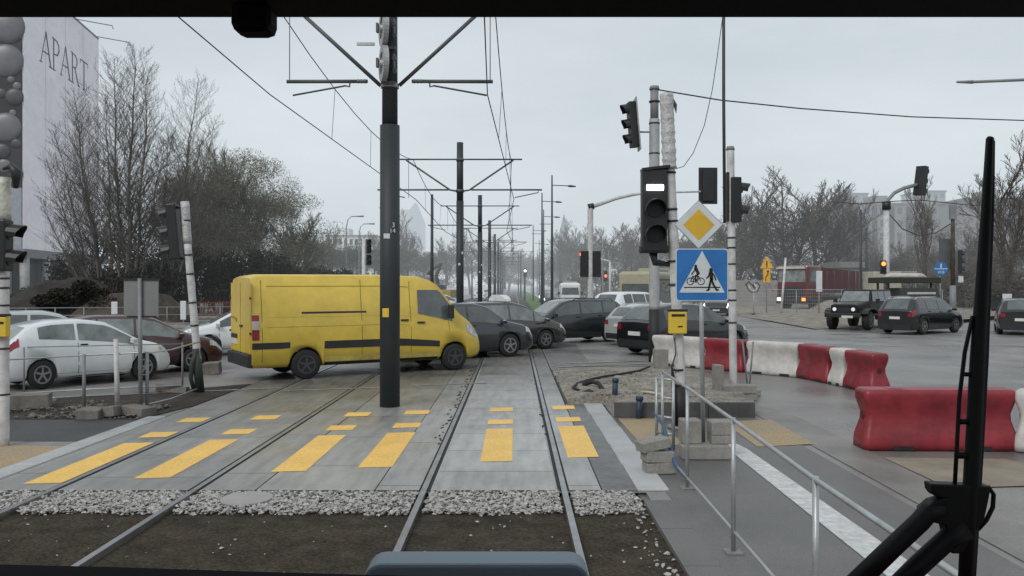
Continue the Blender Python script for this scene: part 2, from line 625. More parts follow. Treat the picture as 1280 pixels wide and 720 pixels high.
def blot(name, cx, cy, rx, ry, z, m, seed, n=40, rough=.35):
    pts = []
    for i in range(n):
        a = 2 * pi * i / n
        k_ = 1 + rough * mnoise.noise(Vector((cos(a) * 1.4 + seed, sin(a) * 1.4, seed))) + rough * .5 * mnoise.noise(Vector((cos(a) * 5, sin(a) * 5 + seed, 2)))
        pts.append((cx + rx * cos(a) * k_, cy + ry * sin(a) * k_))
    sheet(name, pts, z, m)


SAND = mat('tracked_sand', (0.20, 0.185, 0.16), 0.85, var=0.25, vs=2.5, bump=0.6, bs=40, world=True, fine=0.25, fs=30)
blot('tracked_sand', 2.6, 23.0, 1.3, .5, -.004, SAND, 29)
sheet('road_patch', [(1.0, 21.6), (2.1, 22.0), (2.3, 31), (1.0, 33)], -.008, mat('road_repair', (.13, .125, .12), .5, var=.3, vs=.8, bump=.5, bs=60, wet=.2, world=True, fine=.2))
sheet('road_patch', [(6.2, 12.4), (13.0, 13.0), (16.0, 19.0), (8.6, 18.4)], -.008, mat('road_repair_pale', (.19, .183, .178), .52, var=.2, vs=.5, bump=.5, bs=80, wet=.24, world=True, fine=.16, fs=45))
# lane lines
lm = MB()
for a, b in (((20.6, 26.4), (17.4, 29.0)), ((23.5, 24.0), (21.6, 25.6))):
    d = (Vector((*b, 0)) - Vector((*a, 0))).normalized()
    nn = Vector((-d.y, d.x, 0)) * 0.07
    lm.quad(Vector((*a, 0)) - nn, Vector((*b, 0)) - nn, Vector((*b, 0)) + nn, Vector((*a, 0)) + nn)
struct('road_marking', lm, WHITEPAINT).location.z = 0.0
lm = MB()
for x0, y0, x1, y1, wd in ((1.2, 22.4, 4.2, 23.4, .12), (1.5, 23.4, 3.8, 24.3, .12), (9, 33, 14, 30, .1), (-9.5, 16.1, -4.9, 17.8, .1), (-4.8, 17.3, -2.6, 17.9, .1), (-2.2, 18.2, -.6, 18.7, .1)):
    d = Vector((x1 - x0, y1 - y0, 0)).normalized()
    nn = Vector((-d.y, d.x, 0)) * wd / 2
    a, b = Vector((x0, y0, 0.008)), Vector((x1, y1, 0.008))
    lm.quad(a - nn, b - nn, b + nn, a + nn)
struct('road_marking', lm, FADEDPAINT)

# track slabs, from 8.9 m to the far side of the junction
YS0, YS1 = 8.9, 36.0
gl, gr_ = -4.95, -3.42       # far track rails
rl, rr = -0.967, 0.533       # own track rails
sheet('slab_underlay', [(-5.85, YS0), (1.66, YS0), (1.66, 15.4), (.97, 15.4), (.97, YS1 + .3), (-5.85, YS1 + .3)], -0.010, GROOVE)
for x0, x1, m_, ye in ((-5.80, gl - .06, SLAB_LO, YS1), (gl + .07, gr_ - .07, SLAB_L, YS1), (gr_ + .06, -2.78, SLAB_LO, YS1), (-2.765, -1.50, SLAB_C, YS1),
                       (-1.488, rl - .055, SLAB_B, YS1), (rl + .07, rr - .07, SLAB_A, YS1), (rr + .055, 0.93, SLAB_B, YS1)):
    sheet('track_slab', strip(x0, x1, YS0, ye), 0.0, m_)
sheet('slab_gap_fill', strip(0.945, 1.32, YS0, 15.4), -0.003, mat('wet_mortar', (0.12, 0.122, 0.12), 0.5, var=0.35, vs=2.5, bump=0.7, bs=12, bd=.02, wet=0.3, world=True, fine=0.2))
mb = MB()
for i in range(5):
    y = 8.9 + i * 1.3
    mb.box((1.49 - .01 * i, y + .645, -.05), (.34, 1.28, .13))
struct('curb', mb, CURB).modifiers.new('b', 'BEVEL').width = 0.01
mb = MB()
for i in range(4):
    mb.box((-5.965 - .0 * i, 8.9 + i * 1.25 + .62, -.05), (.30, 1.24, .125))
struct('curb', mb, CURB).modifiers.new('b', 'BEVEL').width = 0.01
mb = MB()
for i in range(14):
    mb.box((1.47, -5.5 + i * 1.0 + .5, -.04), (.30, .99, .08))
struct('curb', mb, FOOTWAY)

# rails
for x in (gl, gr_, rl, rr):
    inner = 1 if x in (gl, rl) else -1
    mb = MB()
    mb.box((x, 198, -.035), (.060, 412, .09))
    mb.box((x + .0, 3.2, -.085), (.14, 22, .02))
    o = struct('rail', mb, STEEL_RAIL)
    mb = MB()
    mb.box((x + inner * .050, (YS0 + YS1) / 2, -.006), (.036, YS1 - YS0, .004))
    struct('rail_groove', mb, GROOVE)
    mb = MB()
    mb.box((x + inner * .080, (YS0 + YS1) / 2, -.003), (.014, YS1 - YS0, .012))
    struct('rail_edge', mb, STEEL_RAIL if inner < 0 else CURB)

rub = MB()
for _ in range(80):
    x = rl - R.uniform(.07, .17) if R.random() < .6 else rr - R.uniform(.06, .10)
    y = R.uniform(11.5, 21.5)
    if x < rl and R.random() < .8 or R.random() < .3:
        rub.box((x, y, .006), (R.uniform(.015, .035), R.uniform(.04, .12), .008), R.uniform(-.3, .3))
stuff('joint_debris', rub, RUBBER, 'black scraps of joint filler along the rails of the crossing', 'debris')
# soil bed: rough sheet
mb = MB()
nx, ny = 120, 110
X0, X1, Y0, Y1 = -14.0, 1.34, -1.0, 8.9
for j in range(ny + 1):
    for i in range(nx + 1):
        x = X0 + (X1 - X0) * i / nx
        y = Y0 + (Y1 - Y0) * j / ny
        h = mnoise.noise(Vector((x * 1.3, y * 1.3, 0))) * .018 + mnoise.noise(Vector((x * 6, y * 6, 3))) * .012
        mb.v.append((x, y, -.045 + h - (0.02 if y > 8.2 else 0)))
for j in range(ny):
    for i in range(nx):
        a = j * (nx + 1) + i
        mb.f.append((a, a + 1, a + nx + 2, a + nx + 1))
        mb.sm.append(True)
struct('soil_bed', mb, SOIL)

# stones
ICO_V = [(0, 0, 1), (.9, 0, .2), (.2, .85, .1), (-.8, .5, .15), (-.75, -.5, .1), (.25, -.9, .2), (0, 0, -.6)]
ICO_F = [(0, 1, 2), (0, 2, 3), (0, 3, 4), (0, 4, 5), (0, 5, 1), (6, 2, 1), (6, 3, 2), (6, 4, 3), (6, 5, 4), (6, 1, 5)]


def stone(mb, x, y, z, s, fl=0.7):
    m = Matrix.Rotation(R.uniform(0, 6.28), 3, 'Z') @ Matrix.Rotation(R.uniform(-.9, .9), 3, 'X')
    k = (s * R.uniform(.7, 1.3), s * R.uniform(.7, 1.3), s * fl * R.uniform(.7, 1.2))
    mb.add([m @ Vector((v[0] * k[0] + R.uniform(-.2, .2) * s, v[1] * k[1] + R.uniform(-.2, .2) * s, v[2] * k[2])) + Vector((x, y, z)) for v in ICO_V], ICO_F)


mb = MB()
for _ in range(17000):
    x = R.uniform(-8.5, 1.28)
    edge = 8.10 + .07 * mnoise.noise(Vector((x * 2, 0, 0)))
    y = edge + (8.9 - edge) * R.random() ** 0.9
    if min(abs(x - q) for q in (gl, gr_, rl, rr)) < .07:
        continue
    stone(mb, x, y, -.045 + R.uniform(0, .045), R.choice((.010, .014, .018, .024, .030)) * R.uniform(.7, 1.2))
stuff('gravel', mb, STONE, 'strip of pale crushed stones edging the concrete slabs of the tram crossing', 'gravel')
mb = MB()
for _ in range(420):
    x = R.uniform(-8, 1.25)
    y = R.uniform(2.5, 8.1)
    if min(abs(x - q) for q in (gl, gr_, rl, rr)) < .08:
        continue
    stone(mb, x, y, -.035, R.choice((.008, .01, .012, .02)) * R.uniform(.7, 1.4))
for _ in range(110):
    y = R.uniform(3, 8.8)
    stone(mb, 1.22 + R.gauss(0, .06), y, -.03, R.uniform(.01, .028))
stuff('pebbles', mb, STONE, 'pale pebbles scattered over the dark soil between the tram rails', 'pebbles')
single('manhole_cover', MB().disc((-2.75, 8.55, -.002), .26, (0, 0, 1), 28, .03), mat('cover_grey', (.34, .33, .32), .8, var=.1), 'round pale utility cover lying in the crushed stone strip', 'manhole cover')

# yellow crossing bars and dashes
k = 0.23
for xc, wd in ((-5.22, .40), (-4.12, .40), (-2.66, .40), (-1.68, .41), (-.225, .40), (.88, .40)):
    s_ = k * (xc + .225)
    lift = .004 if xc != .88 else .003
    mb = MB()
    ys, ye = 10.35 + s_, 12.72 + s_
    a = k * wd / 2 * .6
    mb.quad((xc - wd / 2, ys - a, lift), (xc + wd / 2, ys + a, lift), (xc + wd / 2, ye + a, lift), (xc - wd / 2, ye - a, lift))
    for r0 in (13.14, 14.48):
        q0, q1 = r0 + s_, r0 + .44 + s_
        mb.quad((xc - wd / 2, q0 - a, lift), (xc + wd / 2, q0 + a, lift), (xc + wd / 2, q1 + a, lift), (xc - wd / 2, q1 - a, lift))
    struct('crossing_marking', mb, YELLOW)

# ------------------------------------------------------------------ excavated patch beside the crossing
mb = MB()
nx, ny = 60, 90
for j in range(ny + 1):
    for i in range(nx + 1):
        u, v_ = i / nx, j / ny
        y = 13.95 + 8.0 * v_
        x = 0.98 + (3.1 + .9 * v_ - (.0 if v_ < .5 else (v_ - .5) * 2)) * u
        h = .21 * (1 - v_) ** 0.8 * min(1, (x - .98) / .5 + (0.25 if y > 15.4 else 0)) + mnoise.noise(Vector((x * 1.7, y * 1.7, 0))) * .04 + mnoise.noise(Vector((x * 7, y * 7, 1))) * .025
        if y < 15.4 and x < 1.75:
            h = min(h, -.02)
        mb.v.append((x, y, max(h, 0.004 if v_ > .97 or u > .97 else -.03)))
for j in range(ny):
    for i in range(nx):
        a = j * (nx + 1) + i
        mb.f.append((a, a + 1, a + nx + 2, a + nx + 1))
        mb.sm.append(True)
struct('earth_patch', mb, DIRT)
mb = MB()
for _ in range(1500):
    x, y = R.uniform(1.05, 3.6), R.uniform(14.1, 21)
    if y < 15.4 and x < 1.8:
        continue
    stone(mb, x, y, .2 * (1 - (y - 13.95) / 8) ** .8 * min(1, (x - .98) / .5), R.uniform(.015, .045))
stuff('rubble', mb, RUBBLE, 'broken stones and gravel over the dug-up earth beside the tracks', 'rubble')
mb = MB()
for i in range(3):
    mb.box((2.05 + i * .78, 13.86, .11), (.77, .10, .27))
single('edging_wall', mb, mat('edging_dark', (.09, .092, .09), .8, var=.25, bump=.5), 'low dark concrete edging holding back the dug-up gravel', 'edging')

PIPE = mat('pipe_blue_black', (.02, .045, .075), .5, var=.2)
for i, (px, py0, Y, hh, lab) in enumerate(((768, 497, 15.3, .36, 'short dark blue pipe stub standing in the gravel near the black hose'),
                                           (798, 520, 13.7, .36, 'short dark blue pipe stub standing against the dark concrete edging'))):
    x = gx(px, Y)
    z0 = .12 if i == 0 else 0
    t = thing('pipe_stub', lab, 'pipe', (x, Y, z0), group='blue pipe stubs by the dug-up patch')
    part('pipe', MB().tube((0, 0, -.1), (.02, 0, hh), .052, .052, 14), PIPE, t)
    part('collar', MB().tube((.018, 0, hh - .06), (.021, 0, hh + .01), .062, .062, 14), PIPE, t)
pts = [(gx(x, Y), Y, z) for x, Y, z in ((812, 21.5, .1), (800, 20.6, .09), (780, 19.6, .12), (755, 18.8, .14), (735, 18.0, .15), (722, 17.4, .15), (716, 16.7, .14), (724, 16.3, .14))]
single('hose', MB().path(pts, .026, 8), RUBBER, 'long black hose lying across the gravel towards the road', 'hose')
pts = [(gx(x, Y), Y, z) for x, Y, z in ((728, 16.9, .17), (740, 16.9, .24), (748, 16.6, .24), (756, 16.1, .12))]
single('hose', MB().path(pts, .045, 8), RUBBER, 'short thick black corrugated hose arching out of the gravel', 'hose')
pts = [(gx(x, Y), Y, z) for x, Y, z in ((801, 15.6, .2), (812, 15.5, .2), (823, 15.3, .2), (827, 15.2, .2), (828, 14.8, .17))]
single('bent_pipe', MB().path(pts, .022, 8), mat('cream_pipe', (.55, .5, .36), .5), 'thin cream plastic pipe with an elbow lying on the gravel', 'pipe')
single('plastic_sheet', MB().prism([(1.25, 15.6, .06), (1.55, 15.55, .1), (1.6, 15.9, .1), (1.42, 15.85, .16), (1.2, 15.8, .07)], (0, .1, .05)), RUBBER, 'crumpled black plastic piece beside the end of the slabs', 'plastic sheet')


BLOCKD = mat('kerb_dirty', (0.17, 0.158, 0.14), 0.85, var=0.4, vs=3, bump=0.8, bs=30, fine=0.2)


def blocks(x, y, z, d, rz, label, tilt=(0, 0), grp=None):
    mb = MB()
    mb.box((0, 0, d[2] / 2), d)
    o = single('concrete_block', mb, BLOCKD if grp and 'broken' in grp else BLOCK, label, 'block', grp, bevel=.012)
    o.location = (x, y, z)
    o.rotation_euler = (tilt[0], tilt[1], rz)
    return o


B = 'concrete blocks weighting the fence posts'
blocks(1.70, 9.75, 0.0, (.36, .22, .13), .15, 'concrete kerb block, lowest of the tilted stack beside the yellow tactile paving', grp=B)
blocks(1.67, 9.75, .132, (.34, .22, .13), .22, 'concrete kerb block, middle one of the tilted stack of three by the blue strap', (0, .06), B)
blocks(1.63, 9.75, .275, (.36, .22, .12), .35, 'concrete kerb block, topmost of the tilted stack of three by the blue strap', (.0, -.14), B)
blocks(2.42, 10.6, 0, (.62, .3, .17), .0, 'long flat concrete block at the foot of the blue sign post', grp=B)
blocks(2.26, 10.72, .172, (.24, .26, .30), .05, 'upright concrete block beside the blue sign post base', grp=B)
blocks(2.66, 10.72, .172, (.30, .28, .11), .0, 'darker thin block lying under the pale block by the blue sign post', grp=B)
blocks(2.66, 10.72, .284, (.31, .28, .17), .03, 'pale concrete block topping the stack next to the blue sign post', grp=B)
blocks(4.25, 16.0, 0, (.75, .35, .13), .0, 'wide concrete slab under the taped white signal pole', grp=B)
blocks(4.3, 15.95, .132, (.62, .3, .16), .04, 'concrete block lying on the slab at the taped white signal pole', grp=B)
blocks(3.95, 16.15, .132, (.16, .3, .52), .02, 'tall upright concrete block against the taped white signal pole', grp=B)
blocks(4.62, 16.6, 0, (.5, .3, .12), .3, 'low concrete foot block of the leaning fence rods', grp=B)
blocks(3.9, 22.2, .0, (.35, .3, .5), .1, 'pale concrete block standing at the foot of the tall striped pole', grp=B)

# rubble on the far-track side
mb = MB()
for _ in range(3600):
    x, y = R.uniform(-15, -6.2), R.uniform(13.65, 15.7)
    if mnoise.noise(Vector((x * .9, y * 1.2, 4))) < -.12:
        continue
    stone(mb, x, y, R.uniform(0, .04), abs(R.gauss(.006, .018)) + .008 + (R.random() < .03) * .06, .5)
stuff('rubble', mb, mat('rubble_muddy', (0.14, 0.125, 0.105), 0.9, var=0.5, vs=2, bump=0.8, bs=20, world=True), 'heaped broken stones and soil between the new asphalt strip and the queue of cars', 'rubble')
for i, (px, py, w_, d_, h_, rz, lab) in enumerate((
        (25, 512, .75, .6, .25, .4, 'big pale broken kerb stone nearest the taped pole with the yellow box'),
        (105, 525, .36, .3, .16, .1, 'square grey kerb piece at the edge of the black asphalt strip'),
        (130, 523, .33, .3, .17, -.1, 'dark grey kerb piece in the middle of the broken row'),
        (165, 521, .5, .35, .15, -.35, 'dark tilted kerb piece ending the broken row near the pale curb'),
        (210, 492, .62, .2, .14, .05, 'dark block lying behind the railing near the leaning signal pole'),
        (262, 468, .4, .3, .28, .1, 'pale block at the foot of the leaning signal pole'))):
    Y = gd(py)
    blocks(gx(px, Y), Y + .2, 0, (w_, d_, h_), rz, lab, (R.uniform(-.1, .1), R.uniform(-.12, .12)), 'broken kerb pieces by the far track')
mb = MB()
for i in range(8):
    mb.box((-16.2 + i * 1.0, 15.75, .02), (.98, .15, .10))
struct('curb', mb, CURB)

# ------------------------------------------------------------------ vehicles


def interp(prof, x):
    if x <= prof[0][0]:
        return prof[0][1]
    for (a, za), (b, zb) in zip(prof, prof[1:]):
        if x <= b:
            t = (x - a) / (b - a) if b > a else 0
            return za + (zb - za) * t
    return prof[-1][1]


class Body:
    """car body surface: station x (0 rear .. L front), s = 0..8 along the half section"""

    def __init__(s, L, W, prof, belt, clear=.19, wheels=(), rw=.32, tumble=.2, soft=.07, nose=.16, tail=.10, arch=1.12):
        s.L, s.W, s.prof, s.belt, s.clear, s.wheels, s.rw = L, W, prof, belt, clear, wheels, rw
        s.tumble, s.soft, s.nose, s.tail, s.arch = tumble, soft, nose, tail, arch
        s.H = max(p[1] for p in prof)

    def top(s, x):
        k = s.soft
        return sum(interp(s.prof, x + d * k) for d in (-1, -.5, 0, .5, 1)) / 5

    def sec(s, x):
        t = x / s.L
        hw = s.W / 2
        e = .12
        if t < e:
            hw *= 1 - s.tail * ((e - t) / e) ** 2.2
        if t > 1 - e:
            hw *= 1 - s.nose * ((t - 1 + e) / e) ** 2.0
        zt = s.top(x)
        b = interp(s.belt, x)
        bz = min(b, zt - .05)
        zb = s.clear
        if t > .96:
            zb += .06 * (t - .96) / .04
        rel = max(0.0, (zt - b)) / max(.01, s.H - b)
        wr = hw * (.93 - s.tumble * min(1, rel))
        zs = [zb, zb, zb + .09, zb + .42 * (bz - zb), zb + .8 * (bz - zb), bz, zt - .055 if zt - bz > .1 else bz + (zt - bz) * .5, zt - .018, zt]
        ys = [0, hw * .86, hw * .97, hw, hw * .985, hw * .93, wr, wr * .84, 0]
        ar = 0
        for xw in s.wheels:
            d = abs(x - xw)
            Ra = s.rw * s.arch
            if d < Ra:
                ar = max(ar, s.rw + math.sqrt(Ra * Ra - d * d))
            elif d < Ra + .02:
                ar = max(ar, zb + .01)
        zs = [max(z, min(ar, bz - .02)) if i < 5 else z for i, z in enumerate(zs)]
        return [(y, z) for y, z in zip(ys, zs)]

    def pt(s, x, q, side=1, off=0.0):
        p = s.sec(x)
        i = min(int(q), 7)
        t = q - i
        y = p[i][0] + (p[i + 1][0] - p[i][0]) * t
        z = p[i][1] + (p[i + 1][1] - p[i][1]) * t
        if off:
            # normal by finite differences in section and along x
            dy, dz = p[i + 1][0] - p[i][0], p[i + 1][1] - p[i][1]
            l = math.hypot(dy, dz) or 1
            n = Vector((0, dz / l, -dy / l))
            if n.y < 0 and q < 6:
                n = -n
            if q >= 6 and n.z < 0:
                n = -n
            if q >= 6:
                sl = (s.top(x + .04) - s.top(x - .04)) / .08
                n = Vector((-sl, n.y * .3, 1)).normalized()
            return Vector((x + n.x * off, side * (y + n.y * off), z + n.z * off))
        return Vector((x, side * y, z))

    def stations(s):
        xs = set([0, .03, .08, .15, .25, s.L, s.L - .03, s.L - .08, s.L - .15, s.L - .25])
        x = .35
        while x < s.L - .3:
            xs.add(round(x, 3))
            x += .14
        for p in s.prof:
            xs.add(min(s.L, max(0, p[0])))
        for xw in s.wheels:
            Ra = s.rw * s.arch
            for k in range(-6, 7):
                xs.add(xw + Ra * sin(k / 6 * pi / 2))
            xs.add(xw + Ra + .021)
            xs.add(xw - Ra - .021)
        xs = sorted(q for q in xs if 0 <= q <= s.L)
        out = [xs[0]]
        for q in xs[1:]:
            if q - out[-1] > .008:
                out.append(q)
        return out

    def build(s):
        mb = MB()
        rings = []
        for x in s.stations():
            p = s.sec(x)
            ring = [(x, y, z) for y, z in p] + [(x, -y, z) for y, z in reversed(p[1:-1])]
            rings.append(ring)
        mb.loft(rings, True, True, True)
        return mb

    def patch(s, x0, x1, q0, q1, side=1, off=.005, nx=6, nq=3, f=None):
        """piece of surface; f(x,t)->q override for shaped outline"""
        mb = MB()
        vs = []
        for i in range(nx + 1):
            x = x0 + (x1 - x0) * i / nx
            for j in range(nq + 1):
                t = j / nq
                a, b = (q0, q1) if f is None else f(x)
                vs.append(s.pt(x, a + (b - a) * t, side, off))
        fs = [(i * (nq + 1) + j, i * (nq + 1) + j + 1, (i + 1) * (nq + 1) + j + 1, (i + 1) * (nq + 1) + j) for i in range(nx) for j in range(nq)]
        mb.add(vs, fs, True)
        return mb

    def top_patch(s, x0, x1, yf=.86, off=.006, nx=5):
        mb = MB()
        vs = []
        for i in range(nx + 1):
            x = x0 + (x1 - x0) * i / nx
            for y in (-1, -.5, 0, .5, 1):
                p = s.pt(x, 8 - abs(y) * 1.0 * yf, 1 if y >= 0 else -1, off)
                vs.append(p)
        fs = [(i * 5 + j, i * 5 + j + 1, (i + 1) * 5 + j + 1, (i + 1) * 5 + j) for i in range(nx) for j in range(4)]
        return mb.add(vs, fs, True)


def wheel(parent, x, y, r, wdt, rimm, side):
    mb = MB()
    prof = [(r * .62, -.5), (r * .9, -.5), (r, -.36), (r, .36), (r * .9, .5), (r * .62, .5)]
    n = 26
    rings = [[(rr_ * cos(2 * pi * k / n), wdt * v, rr_ * sin(2 * pi * k / n)) for k in range(n)] for rr_, v in prof]
    mb.loft(rings, True, True, True)
    w_ = part('wheel', mb, RUBBER, parent)
    w_.location = (x, y, r)
    rm = MB()
    yy = side * wdt * .5
    rm.disc((0, yy + side * .004, 0), r * .64, (0, 1, 0), 22, .012, r * .54)
    rm.disc((0, yy + side * .006, 0), r * .14, (0, 1, 0), 12, .02)
    for a in range(5):
        t = 2 * pi * a / 5 + .3
        m = Matrix.Rotation(-t, 3, 'Y')
        rm.box(m @ Vector((r * .34, yy + side * .003, 0)), (r * .46, .014, r * .14), rot=m)
    part('rim', rm, rimm, w_)
    return w_


PAINTS = {}


def paint(name, col, rough=.24):
    if name not in PAINTS:
        PAINTS[name] = mat('paint_' + name, col, rough, var=.07, vs=1.5, coat=.9, fine=.03, fs=4)
    return PAINTS[name]


KINDS = {
    # L, W, profile, belt, wheels (rear, front), rw, window x-ranges, windscreen, rear window
    'hatch': dict(L=3.95, W=1.72, prof=[(0, .92), (.08, 1.02), (.5, 1.40), (.95, 1.475), (1.8, 1.47), (2.3, 1.40), (3.12, .98), (3.7, .84), (3.88, .66), (3.95, .56)],
                  belt=[(0, 1.0), (1.0, .96), (2.9, .84), (3.95, .72)], wheels=(.72, 3.21), rw=.31,
                  wins=[(.48, .98), (1.04, 1.82), (1.88, 2.86)], ws=(2.34, 3.08), rwin=(.09, .46)),
    'hatch3': dict(L=3.95, W=1.72, prof=[(0, .92), (.08, 1.04), (.5, 1.36), (.95, 1.45), (1.7, 1.475), (2.3, 1.40), (3.12, .98), (3.7, .84), (3.88, .66), (3.95, .56)],
                  belt=[(0, 1.08), (1.0, 1.0), (2.9, .84), (3.95, .72)], wheels=(.72, 3.21), rw=.31,
                  wins=[(.66, 1.5), (1.57, 2.9)], ws=(2.34, 3.08), rwin=(.09, .46)),
    'suv': dict(L=4.55, W=1.85, prof=[(0, 1.0), (.06, 1.12), (.42, 1.60), (.9, 1.68), (2.5, 1.67), (2.9, 1.58), (3.6, 1.12), (4.3, .98), (4.48, .75), (4.55, .6)],
                belt=[(0, 1.12), (1.2, 1.08), (3.4, .98), (4.55, .85)], wheels=(.85, 3.62), rw=.36,
                wins=[(.55, 1.15), (1.22, 2.15), (2.22, 3.3)], ws=(2.93, 3.56), rwin=(.08, .4)),
    'mpv': dict(L=4.45, W=1.80, prof=[(0, .95), (.06, 1.1), (.4, 1.55), (.9, 1.64), (2.3, 1.64), (2.8, 1.52), (3.75, 1.05), (4.2, .88), (4.38, .7), (4.45, .58)],
                belt=[(0, 1.05), (1.2, 1.0), (3.5, .90), (4.45, .8)], wheels=(.8, 3.5), rw=.33,
                wins=[(.5, 1.1), (1.16, 2.05), (2.11, 3.02), (3.08, 3.6)], ws=(2.84, 3.7), rwin=(.08, .38)),
    'estate': dict(L=4.65, W=1.80, prof=[(0, .95), (.06, 1.08), (.42, 1.42), (.9, 1.52), (2.6, 1.51), (3.0, 1.42), (3.68, 1.02), (4.35, .9), (4.56, .72), (4.65, .58)],
                   belt=[(0, 1.0), (1.2, .98), (3.4, .9), (4.65, .8)], wheels=(.9, 3.65), rw=.33,
                   wins=[(.5, 1.25), (1.32, 2.2), (2.27, 3.35)], ws=(3.03, 3.64), rwin=(.08, .4)),
    'sedan': dict(L=4.6, W=1.80, prof=[(0, .98), (.5, 1.03), (.75, 1.06), (1.4, 1.38), (1.9, 1.44), (2.7, 1.42), (3.0, 1.34), (3.65, .98), (4.35, .84), (4.52, .68), (4.6, .56)],
                  belt=[(0, .96), (1.2, .93), (3.4, .86), (4.6, .76)], wheels=(.85, 3.65), rw=.32,
                  wins=[(1.0, 1.65), (1.72, 2.4), (2.47, 3.35)], ws=(2.96, 3.6), rwin=(.8, 1.36)),
}


def car(kind, paintm, label, x, y, heading, cat='car', group='cars queuing over the junction', scale=1.0, lights=False, rails=False, glass=None, rim=None, name=None, rearred='side', simple=False, trimcol=None):
    K = KINDS[kind]
    L, W = K['L'], K['W']
    glass = glass or GLASS
    rim = rim or RIM
    t = thing(name or ('parked_car' if cat == 'parked car' else 'car'), label, cat, (x, y, 0), radians(heading), group)
    t.scale = (scale,) * 3
    off = Vector((-L / 2, 0, 0))
    bd = Body(L, W, K['prof'], K['belt'], wheels=K['wheels'], rw=K['rw'])

    def P(nm, mb, m, lab=None):
        mb.v = [(v[0] - L / 2, v[1], v[2]) for v in mb.v]
        return part(nm, mb, m, t, lab)
    P('body', bd.build(), paintm)
    bh = interp(K['belt'], L / 2)

    def winf(x):
        zt = bd.top(x)
        b = interp(K['belt'], x)
        return (5.12, 5.9) if zt - b > .18 else (5.12, 5.12 + .78 * max(.02, (zt - b - .05) / .13))
    for sd in (1, -1):
        for a, b in K['wins']:
            P('window', bd.patch(a, b, 5.1, 5.9, sd, .006, 8, 2, winf), glass)
        if not simple:
            for xs in (K['wins'][1][0] - .03, K['wins'][-1][0] - .03, K['wins'][-1][1] + .02):
                if K['wheels'][0] + .36 < xs:
                    P('door_seam', bd.patch(xs, xs + .014, 2.0, 5.0, sd, .003, 1, 5), BLACK)
            for xh in (K['wins'][1][0] + .12, K['wins'][-1][0] + .12):
                p = bd.pt(xh, 4.75, sd, .012)
                P('door_handle', MB().box(p, (.17, .025, .028)), BLACK if paintm is not PAINTS.get('silver') else paintm)
        P('sill_trim', bd.patch(K['wheels'][0] + K['rw'] * 1.16, K['wheels'][1] - K['rw'] * 1.16, 1.2, 2.1, sd, .004, 4, 1), trimcol or BLACK)
        wx = K['ws'][1] - .18
        p = bd.pt(wx, 5.1, sd, .09)
        P('mirror', MB().loft([[(p.x + dx, p.y + sd * yy_, p.z + .05 + zz) for yy_, zz in ((-.09, -.04), (.08, -.05), (.10, .04), (-.06, .06))] for dx in (-.06, .0, .06)], True, True, False), paintm if not simple else BLACK)
        P('tail_light', bd.patch(0.0, .22, 3.9 if rearred == 'side' else 4.2, 4.95 if rearred == 'side' else 5.8, sd, .008, 2, 2), REDLENS)
        e = bd.sec(0)
        hw = e[4][0]
        P('tail_light', MB().quad((-.006, sd * hw * .74, e[4][1] - .03), (-.006, sd * hw * .98, e[4][1] - .03), (-.006, sd * hw * .95, e[5][1] - .02), (-.006, sd * hw * .76, e[5][1] - .02)), REDLENS)
        e = bd.sec(L)
        P('headlight', bd.patch(L - .34, L - .015, 4.1, 5.6, sd, .008, 4, 2), LITWHITE if lights else LAMPGLASS)
    P('windscreen', bd.top_patch(*K['ws']), GLASS_L)
    P('rear_window', bd.top_patch(*K['rwin'], yf=.82), glass)
    for yy_, xx in ((1, 1),):
        pass
    e0, e1 = bd.sec(0), bd.sec(L)
    P('number_plate', MB().box((-.012, 0, .74 if kind != 'hatch' else .62), (.02, .5, .115)), PLATE)
    P('number_plate', MB().box((L + .012, 0, .42), (.02, .5, .105)), PLATE)
    P('grille', MB().box((L + .004, 0, .34), (.01, W * .5, .16)).box((L - .02, 0, .60), (.06, W * .45, .07)), BLACK)
    P('bumper', MB().box((.0, 0, .34), (.03, W * .82, .2)), trimcol or BLACK)
    if rails:
        for sd in (1, -1):
            pts = [bd.pt(q, 6.5, sd, .05 if 0 < i < 4 else .0) for i, q in enumerate((.6, .75, 1.5, 2.3, 2.45))]
            P('roof_rail', MB().path(pts, .016, 6), CHROME if rails == 'chrome' else BLACK)
    wy = W / 2 - .115
    for xw in K['wheels']:
        for sd in (1, -1):
            wheel(t, xw - L / 2, sd * wy, K['rw'], .21, rim, sd)
    P('underside', MB().box((L / 2, 0, .28), (L * .86, W * .66, .14)), BLACK)
    return t


WHT = paint('white', (.72, .76, .79))
SIL = paint('silver', (.36, .37, .38))
MAR = paint('maroon', (.055, .018, .022))
GRE = paint('dark_grey', (.028, .033, .041))
BRN = paint('taxi_brown', (.040, .036, .034))
GRN = paint('black_green', (.014, .021, .023))
BLK = paint('black', (.007, .008, .010))
PAL = paint('pale_silver', (.45, .49, .50))

